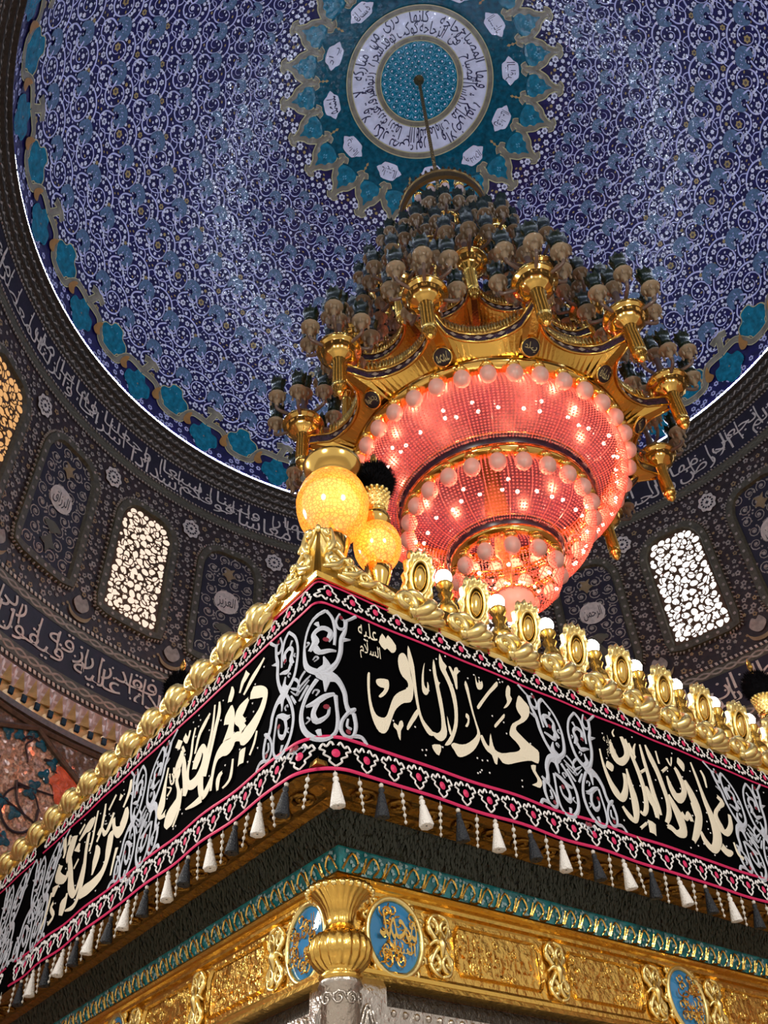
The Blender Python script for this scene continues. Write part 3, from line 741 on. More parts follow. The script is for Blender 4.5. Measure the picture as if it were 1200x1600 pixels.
for q in ((144.7, 4.80), (159.5, 4.92), (160.0, 5.22), (141.5, 5.22)): strut(STAR, q)
strut((144.7, 4.80), (139.0, 5.2)); strut((144.7, 4.80), (141, 4.0))
for P in ([(151.6, 5.17), (144.9, 4.84), (142.0, 5.0), (140.0, 5.19)], [(152.6, 5.19), (159.5, 4.95), (160.0, 5.19)], [(144.4, 4.78), (141, 4.0), (134, 4.6), (139.0, 5.18)]):
    s_ = Surf(lambda x, y, off=0.: drum(np.radians(x), y, off)); s_.poly(np.array(P), .012); s_.build('brown_mirror_panel', 'mirror_brown', pend)
def vine_tube(pts, r=.016):
    P = smooth(np.array(pts, float), 6); MB().add(*tube([px(a, z, .02) for a, z in P], np.linspace(r, r * .6, len(P)), 5)).build('vine', 'ink', pend)
def vleaf(a, z, r, mat='teal_leaf', seed=0):
    s_ = Surf(lambda x, y, off=0.: drum(rad(a) - np.asarray(x) / DRUM_R, z + np.asarray(y), off)); s_.disc((0, 0), lobed(r, r, 3, .35, 18, seed), .02, 0, .02); s_.build('mosaic_leaf', mat, pend)

vine_tube([(149.3, 4.36), (149.4, 4.19), (150.5, 4.06), (152.1, 4.03), (153.5, 4.11), (154.1, 4.26), (153.4, 4.42), (151.9, 4.51), (150.3, 4.49), (149.3, 4.36)])
vine_tube([(154.5, 4.30), (152.8, 4.28), (150.9, 4.24), (149.4, 4.2)]); vine_tube([(152.9, 4.55), (152.2, 4.35), (150.6, 4.22)])
vine_tube([(152.4, 5.13), (152.3, 5.06), (152.9, 4.96), (152.2, 4.82), (152.2, 4.79)]); vine_tube([(150.1, 4.91), (149.1, 4.92), (148.5, 4.84), (147.3, 4.8)])
vine_tube([(152.8, 4.52), (150.6, 4.54), (147.9, 4.57)]); vine_tube([(153.6, 5.0), (152.6, 5.08), (150.9, 5.06)]); vine_tube([(155.8, 4.7), (156.2, 4.4), (155.2, 4.1), (152.6, 3.91)])
for i, (a_, z_) in enumerate([(152.5, 5.13), (154.0, 5.04), (150.9, 5.06), (148.9, 4.91), (150.5, 4.58), (154.0, 4.27), (152.2, 4.21), (152.6, 3.91), (150.9, 4.49), (149.6, 4.74), (155.6, 5.0), (156.5, 4.6)]): vleaf(a_, z_, .07, 'teal_leaf', i)
for i, (a_, z_, r_) in enumerate([(146.6, 4.80, .14), (147.7, 4.78, .11), (145.4, 4.70, .12), (146.0, 4.62, .16), (144.6, 4.6, .14), (147.2, 4.62, .10)]): vleaf(a_, z_, r_, 'coral', i)

# ================================================================== CHANDELIER
ZB = 4.40
chand = link('chandelier', None, loc=(CX, CY, ZB), label='huge tiered gold and red crystal chandelier hanging from the dome', cat='chandelier')
def ch(b_, name, mat, parent=None, sm=True, **k):
    """mesh built with world heights, hung on the chandelier"""
    b_.v = [np.asarray(v) - np.array([0, 0, ZB]) for v in b_.v]; return b_.build(name, mat, parent or chand, sm, **k)
def cmesh(b_, name, mat, sm=True):
    b_.v = [np.asarray(v) - np.array([0, 0, ZB]) for v in b_.v]; return b_.mesh(name, mat, sm)

# ---- bead-net bowls
def net(prof, n_str, n_row, bead, name):
    P = smooth(np.array(prof, float), 8); d = np.concatenate([[0], np.cumsum(np.linalg.norm(np.diff(P, axis=0), axis=1))])
    b_ = MB(); oct_ = np.array([(1, 0, 0), (-1, 0, 0), (0, 1, 0), (0, -1, 0), (0, 0, 1), (0, 0, -1)], float); OF = [[0, 2, 4], [2, 1, 4], [1, 3, 4], [3, 0, 4], [2, 0, 5], [1, 2, 5], [3, 1, 5], [0, 3, 5]]
    V = []; F = []; k = 0; A = np.arange(n_str) * 2 * PI / n_str
    for j in range(n_row):
        t = d[-1] * (j + .5) / n_row; r = np.interp(t, d, P[:, 0]); z = np.interp(t, d, P[:, 1]); s_ = min(bead, r * 2 * PI / n_str * .46)
        step = max(1, int(round(bead * 1.6 / max(1e-3, r * 2 * PI / n_str))))
        C_ = np.stack([r * np.cos(A[::step]), r * np.sin(A[::step]), np.full(len(A[::step]), z)], 1)
        B_ = (C_[:, None, :] + oct_[None] * (s_ if step == 1 else bead * .8) * np.array([1, 1, 1.0])).reshape(-1, 3); V.append(B_)
        for i in range(len(C_)): F += [[q + k for q in f] for f in OF]; k += 6
    b_.v = V; b_.n = k; b_.f = F; b_.m = [0] * len(F)
    # carrying wires
    for i in range(0, n_str, 6):
        b_.add(*tube([(r * math.cos(A[i]), r * math.sin(A[i]), z) for r, z in P[::4]], .004, 3, False))
    return ch(b_, name, 'crystal', None, False, kind='stuff', label='red-lit crystal bead net bowl')
T1 = [(1.22, 6.12), (1.27, 5.98), (1.265, 5.86), (1.21, 5.74), (1.10, 5.655), (.93, 5.60)]
T2 = [(.80, 5.54), (.855, 5.40), (.85, 5.28), (.78, 5.14), (.66, 5.05), (.53, 5.01)]
T3 = [(.42, 4.95), (.47, 4.84), (.46, 4.74), (.40, 4.64), (.29, 4.57), (.15, 4.54)]
net(T1, 212, 27, .0122, 'bead_net'); net(T2, 152, 24, .0108, 'bead_net'); net(T3, 98, 19, .0092, 'bead_net')
net([(.92, 7.12), (.95, 6.9), (.98, 6.6), (.98, 6.35)], 150, 26, .014, 'bead_net')
# ---- gold hoops, enamel bands
def hoop(prof, name, mat, n=96, **k): return ch(MB().add(*lathe(prof, n)), name, mat, **k)
hoop([(1.24, 6.10), (1.34, 6.12), (1.37, 6.17), (1.30, 6.20), (1.22, 6.16)], 'hoop', 'gold_smooth')
hoop([(.80, 5.50), (.88, 5.52), (.905, 5.56), (.86, 5.58)], 'hoop', 'gold_smooth'); hoop([(.905, 5.565), (.925, 5.60), (.935, 5.65)], 'enamel_band', 'enamel_purple')
hoop([(.93, 5.65), (.945, 5.655), (.94, 5.665), (.92, 5.66)], 'hoop', 'gold_smooth')
hoop([(.42, 4.93), (.49, 4.95), (.505, 4.98), (.46, 5.0)], 'hoop', 'gold_smooth'); hoop([(.505, 4.985), (.52, 5.015), (.53, 5.06)], 'enamel_band', 'enamel_purple')
hoop([(.53, 5.06), (.54, 5.065), (.53, 5.075)], 'hoop', 'gold_smooth')
for R_h, z_h, n_h in ((.931, 5.612, 36), (.523, 5.025, 22)):
    q = MB()
    for k in range(n_h):
        a = 2 * PI * k / n_h; P = [(R_h * math.cos(a + t), R_h * math.sin(a + t), z_h + .014 * math.sin(s)) for t, s in zip((-.045, -.02, .02, .045, .02, -.02), (0, 1.57, 1.57, 0, -1.57, -1.57))]
        q.add(np.array(P) * np.array([1.004, 1.004, 1]), [[0, 1, 2, 3, 4, 5]])
    ch(q, 'band_inlay', 'bone_dim', None, False, kind='stuff')
# ---- frosted globes in gold sockets
def globes(R_, z, n, r, a0):
    g = MB().add(*sphere((0, 0, 0), r, 16, 12, 1.16)).mesh('globe', 'frosted', True)
    s_ = MB().add(*lathe([(.01, r * 2.1), (.05, r * 2.05), (.055, r * 1.75), (.045, r * 1.65), (.062, r * 1.45), (.062, r * 1.25), (.048, r * 1.15), (.035, r * 1.0)], 12)).mesh('socket', 'gold_smooth', True)
    for k in range(n):
        a = rad(a0) + 2 * PI * k / n; o = link('globe', g, chand, loc=(R_ * math.cos(a), R_ * math.sin(a), z - ZB), rz=a); link('socket', s_, o)
globes(1.31, 6.00, 36, .076, -164.4); globes(.85, 5.385, 24, .076, -155); globes(.445, 4.79, 12, .072, -151)
globes(.50, 11.16, 16, .06, 0); globes(.98, 7.10, 24, .065, 5)
# ---- LED points inside the nets
led = MB().add(*sphere((0, 0, 0), .017, 8, 5)).mesh('led', 'led_red', True); ledw = MB().add(*sphere((0, 0, 0), .014, 6, 4)).mesh('led', 'led_warm', True)
def leds(R_, z, n, jit, me=led, a0=0.):
    for k in range(n):
        a = a0 + 2 * PI * (k + RND.uniform(-jit, jit)) / n; r = R_ + RND.uniform(-.02, .02); link('led', me, chand, loc=(r * math.cos(a), r * math.sin(a), z + RND.uniform(-.02, .02) - ZB))
leds(1.145, 5.73, 40, .3); leds(1.20, 5.80, 18, .4); leds(.735, 5.155, 30, .3); leds(.79, 5.24, 8, .4); leds(.38, 4.67, 8, .3); leds(.20, 4.60, 10, .3, ledw); leds(.12, 4.66, 7, .3, ledw)
# ---- frosted bottom finial and inner frame
ch(MB().add(*lathe([(.175, 4.57), (.178, 4.53), (.165, 4.47), (.13, 4.42), (.07, 4.40), (.001, 4.395)], 24)), 'bottom_bowl', 'frosted')
hoop([(.165, 4.56), (.185, 4.565), (.185, 4.58), (.16, 4.585)], 'hoop', 'gold_smooth', 32)
ch(MB().add(*lathe([(.02, 4.6), (.05, 4.7), (.04, 5.0), (.09, 5.1), (.06, 5.4), (.12, 5.6), (.08, 6.0), (.16, 6.3), (.10, 6.9), (.22, 7.2), (.12, 7.6), (.20, 8.2), (.10, 8.7), (.16, 9.2), (.09, 9.8), (.14, 10.4), (.07, 10.9), (.12, 11.2), (.03, 11.45)], 20)), 'stem', 'gold_antique')
ch(MB().add(*lathe([(.05, 6.24), (.6, 6.22), (1.28, 6.19)], 48)), 'light_baffle', 'enamel_purple')  # disc added to stop the red lamps shining upward, dark to cut bounce
for R_p, z_p, n_p, w_p in ((.92, 5.94, 16, 12.5), (.52, 5.32, 10, 8.5), (.20, 4.78, 4, 4), (.62, 6.72, 5, 5)):
    for k in range(n_p):
        a = 2 * PI * k / n_p + .3; point('chandelier_lamp', (R_p * math.cos(a), R_p * math.sin(a), z_p - ZB), w_p, (1, .235, .125), .018, chand)

# ---- scalloped galleries
def gallery(Ro, Ri, z, n, a0, h, bal, name_z):
    """concave scallops from candelabrum to candelabrum"""
    st_ = 2 * PI / n; k = 14
    t = np.linspace(-.5, .5, k + 1); u = 1 - (2 * t) ** 2; rr = Ro * math.cos(st_ / 2) / np.cos(t * st_) ; rr = Ro - (Ro - Ri) * np.sqrt(np.clip(u, 0, 1)) ** .9
    aa = t * st_ * .93
    def pt(r, a, zz_): return (r * math.cos(a), r * math.sin(a), zz_)
    bandm = MB(); V = []
    for i in range(k + 1): V += [pt(rr[i] + .012, aa[i], z), pt(rr[i] + .004, aa[i], z + h)]
    bandm.add(V, [[2 * i, 2 * i + 2, 2 * i + 3, 2 * i + 1] for i in range(k)])
    band = cmesh(bandm, 'enamel_band', 'enamel_purple')
    inl = MB()
    for i in range(2, k - 1, 2):
        c_ = np.array(pt(rr[i] + .02, aa[i], z + h / 2)); d_ = np.array(pt(rr[i + 1] + .02, aa[i + 1], z + h / 2)) - np.array(pt(rr[i - 1] + .02, aa[i - 1], z + h / 2)); d_ = d_ / np.linalg.norm(d_) * .035; e = np.array([0, 0, h * .28])
        inl.add([c_ - d_, c_ - e, c_ + d_, c_ + e], [[0, 1, 2, 3]])
    inlay = cmesh(inl, 'band_inlay', 'bone_dim', False)
    ed = MB()
    for zz_ in (z - .006, z + h + .006): ed.add(*tube([pt(rr[i] + .012, aa[i], zz_) for i in range(k + 1)], .013, 5))
    edge = cmesh(ed, 'gallery_edge', 'gold_smooth')
    bl = MB()
    for i in range(bal):
        q = -.46 + .92 * i / (bal - 1); r = float(np.interp(q, t, rr)) + .004; a = q * st_ * .93
        bl.add(*lathe([(.012, z + h + .01), (.024, z + h + .035), (.014, z + h + .075), (.022, z + h + .11), (.014, z + h + .125), (.006, z + h + .155)], 6, (r * math.cos(a), r * math.sin(a), 0)))
    ball = cmesh(bl, 'balustrade', 'gold')
    for j in range(n):
        a = rad(a0) + (j + .5) * st_
        g = link('enamel_band', band, chand, rz=a); link('band_inlay', inlay, g); link('gallery_edge', edge, g); link('balustrade', ball, g)
    # gilded underside plate following the scallops
    p = MB(); A = []; Rr = []
    for j in range(n):
        for i in range(k + 1): A.append(rad(a0) + (j + .5) * st_ + aa[i]); Rr.append(rr[i])
    m_ = len(A); V = [pt(Rr[i], A[i], z) for i in range(m_)] + [pt(name_z[0], A[i], name_z[1]) for i in range(m_)]
    p.add(V, [[i, (i + 1) % m_, m_ + (i + 1) % m_, m_ + i] for i in range(m_)]); ch(p, 'underside_plate', 'gold', None, False)
gallery(1.765, 1.43, 6.30, 12, -109, .10, 26, (1.28, 6.19))
gallery(1.40, 1.12, 7.24, 12, -94, .10, 18, (.95, 7.14))
gallery(.95, .72, 9.05, 8, -109, .08, 12, (.5, 8.98))
# enamel medallions under the gallery points
md = MB().add(*lathe([(.001, 0), (.07, .002), (.082, .012)], 24)).mesh('medallion', 'ink', True); mr = MB().add(*lathe([(.078, -.002), (.09, .0), (.09, .016), (.08, .02)], 24)).mesh('medallion_rim', 'gold_smooth', True)
def med_text(t):
    b_ = MB(); V, F = TXT[t]; lo, hi = V.min(0), V.max(0); q = (V - (lo + hi) / 2) / (hi - lo) * (.11, .09); b_.add(np.stack([-q[:, 1] * 0 + q[:, 0], q[:, 1], np.full(len(q), -.004)], 1), F); return b_.mesh('medallion_text', 'strap_edge')
for k in range(12):
    a = rad(-109 + 30 * k); o = link('medallion', md, chand, loc=(1.475 * math.cos(a), 1.475 * math.sin(a), 6.16 - ZB)); 
    er = Vector((-math.cos(a) * .62, -math.sin(a) * .62, .78)).to_track_quat('Z', 'Y'); o.rotation_euler = er.to_euler()
    link('medallion_rim', mr, o); link('medallion_text', med_text(NAMES[k]), o)

# ---- candelabra
def lampset():
    body = MB(); body.add(*lathe([(.008, -.12), (.022, -.10), (.014, -.075), (.034, -.05), (.038, -.02), (.026, .0), (.050, .012), (.086, .022), (.090, .034), (.060, .048), (.03, .062)], 12))
    for k in range(6):
        a = k * PI / 3; body.add(*lathe([(.001, -.075), (.013, -.055), (.010, -.02), (.002, .008)], 5, (.070 * math.cos(a), .064 * math.sin(a), .0)))
    cup = MB(); cup.add(*lathe([(.040, .06), (.072, .08), (.060, .125), (.066, .15), (.054, .175), (.072, .22), (.078, .25)], 12))
    for k in range(8):
        a = k * PI / 4; d = .25; cup.add([(.078 * math.cos(a - d), .078 * math.sin(a - d), .25), (.078 * math.cos(a + d), .078 * math.sin(a + d), .25), (.084 * math.cos(a), .084 * math.sin(a), .295)], [[0, 1, 2]])
    return body, cup
_lb, _lc = lampset(); BOB = _lb.mesh('bobeche', 'candle_glass', True); CUP = _lc.mesh('lamp_cup', 'green_glass', True)
def armm(r, zc):
    P = smooth(np.array([(.06, 0, .03), (.5 * r, 0, -.03), (.85 * r, 0, -.04), (r, 0, zc - .14), (r, 0, zc - .09)]), 5); return MB().add(*tube(P, np.linspace(.020, .014, len(P)), 7)).mesh('glass_arm', 'arm_glass', True)
CUPG = MB().add(*lathe([(.05, -.20), (.075, -.17), (.11, -.15), (.15, -.115), (.165, -.07), (.172, -.045), (.20, -.035), (.208, -.012), (.20, .01), (.17, .0), (.10, -.03), (.02, -.04)], 36, flute=(12, .035, 2, 4))).mesh('gold_cup', 'gold_smooth', True)
SHAFT = MB().add(*lathe([(.001, -.66), (.022, -.64), (.046, -.61), (.040, -.585), (.060, -.57), (.066, -.53), (.056, -.515), (.066, -.50), (.060, -.22), (.075, -.20), (.07, -.16)], 14)).mesh('shaft', 'gold', True)
GSH = MB().add(*lathe([(.045, .0), (.06, .06), (.035, .12), (.05, .2), (.028, .3), (.03, .42)], 10)).mesh('glass_shaft', 'arm_glass', True)
def candelabrum(a, R_, z, s_, arms, r, zc, tall, seed, shaft=True):
    o = link('candelabrum', None, chand, loc=(R_ * math.cos(a), R_ * math.sin(a), z - ZB), rz=a); o.scale = (s_, s_, s_)
    link('gold_cup', CUPG, o); link('glass_shaft', GSH, o)
    if shaft: link('shaft', SHAFT, o)
    A_ = ARM.setdefault((r, zc), armm(r, zc))
    for k in range(arms):
        q = 2 * PI * k / arms + seed; zz_ = zc + (.10 if k % 2 else 0.)
        link('glass_arm', A_, o, rz=q, loc=(0, 0, .10 if k % 2 else 0))
        p = (r * math.cos(q), r * math.sin(q), zz_); link('bobeche', BOB, o, loc=p, rz=seed * k); link('lamp_cup', CUP, o, loc=p, rz=seed * k)
    link('bobeche', BOB, o, loc=(0, 0, tall)); link('lamp_cup', CUP, o, loc=(0, 0, tall))
ARM = {}
for k in range(12): candelabrum(rad(-109 + 30 * k), 1.84, 6.60, 1., 7, .30, .12, .46, .3 + k * .37)
for k in range(12): candelabrum(rad(-94 + 30 * k), 1.40, 7.66, .95, 8, .31, .12, .46, .1 + k * .53)
for k in range(10): candelabrum(rad(-112 + 36 * k), 1.08, 8.65, .92, 8, .30, .12, .46, .7 + k * .41)
for k in range(8): candelabrum(rad(-100 + 45 * k), .80, 9.62, .88, 8, .28, .12, .44, .2 + k * .47)
for k in range(6): candelabrum(rad(-120 + 60 * k), .46, 10.45, .82, 7, .24, .12, .40, .2 + k * .47, False)
# ---- crown and rod
cw = MB(); cw.add(*lathe([(.56, 11.27), (.60, 11.29), (.615, 11.36), (.60, 11.43), (.62, 11.45), (.60, 11.47), (.57, 11.45), (.55, 11.36), (.56, 11.27)], 48))
for k in range(48):
    a = 2 * PI * k / 48; cw.add(*lathe([(.018, 11.46), (.024, 11.50), (.004, 11.56)], 5, (.605 * math.cos(a), .605 * math.sin(a), 0)))
ch(cw, 'crown_ring', 'gold_antique', None, False); 
for k in range(8):
    a = k * PI / 4; ch(MB().add(*tube([(.58 * math.cos(a), .58 * math.sin(a), 11.44), (.3 * math.cos(a), .3 * math.sin(a), 11.62), (.04 * math.cos(a), .04 * math.sin(a), 11.9)], .014, 5)), 'crown_strut', 'gold_antique')
rd = MB(); 
for k in range(60):
    z = 11.5 + k * .0815; rd.add(*lathe([(.012, z), (.03, z + .02), (.03, z + .05), (.012, z + .075)], 8))
rd.add(*lathe([(.1, 16.42), (.09, 16.36), (.03, 16.30)], 12)); ch(rd, 'hanging_rod', 'gold_antique', None, False)

# ================================================================== SHRINE ENCLOSURE (zarih)
ZX, ZY, ZROT = -0.24973, 2.40604, rad(39.15203)
zarih = link('shrine_enclosure', None, loc=(ZX, ZY, -1.6), rz=ZROT, label='gold and silver shrine enclosure with gilded cornice and cresting', cat='shrine')
LA, LB = 6.4, 3.8
def zb(b_, name, mat, parent=None, sm=False, **k):
    b_.v = [np.asarray(v, float) + np.array([0, 0, 1.6]) for v in b_.v]; return b_.build(name, mat, parent or zarih, sm, **k)
def zmesh(b_, name, mat, sm=False): return b_.mesh(name, mat, sm)
def zat(x, y, z): return (x, y, z + 1.6)
def sweep(prof, la=LA, lb=LB):
    """profile of (inset, height) run along both visible faces with a mitred corner"""
    b_ = MB(); V = []; n = len(prof)
    for d, z in prof: V += [(la, d, z), (d, d, z), (d, lb, z)]
    b_.add(V, [[3 * i + j, 3 * i + j + 1, 3 * i + j + 4, 3 * i + j + 3] for i in range(n - 1) for j in (0, 1)]); return b_
def faceA(d): return lambda x, z, off=0.: np.stack([np.asarray(x) + 0 * np.asarray(z), d - np.asarray(off) + 0 * np.asarray(x), np.asarray(z) + 0 * np.asarray(x)], 1)
def faceB(d): return lambda x, z, off=0.: np.stack([d - np.asarray(off) + 0 * np.asarray(x), -np.asarray(x) + 0 * np.asarray(z), np.asarray(z) + 0 * np.asarray(x)], 1)
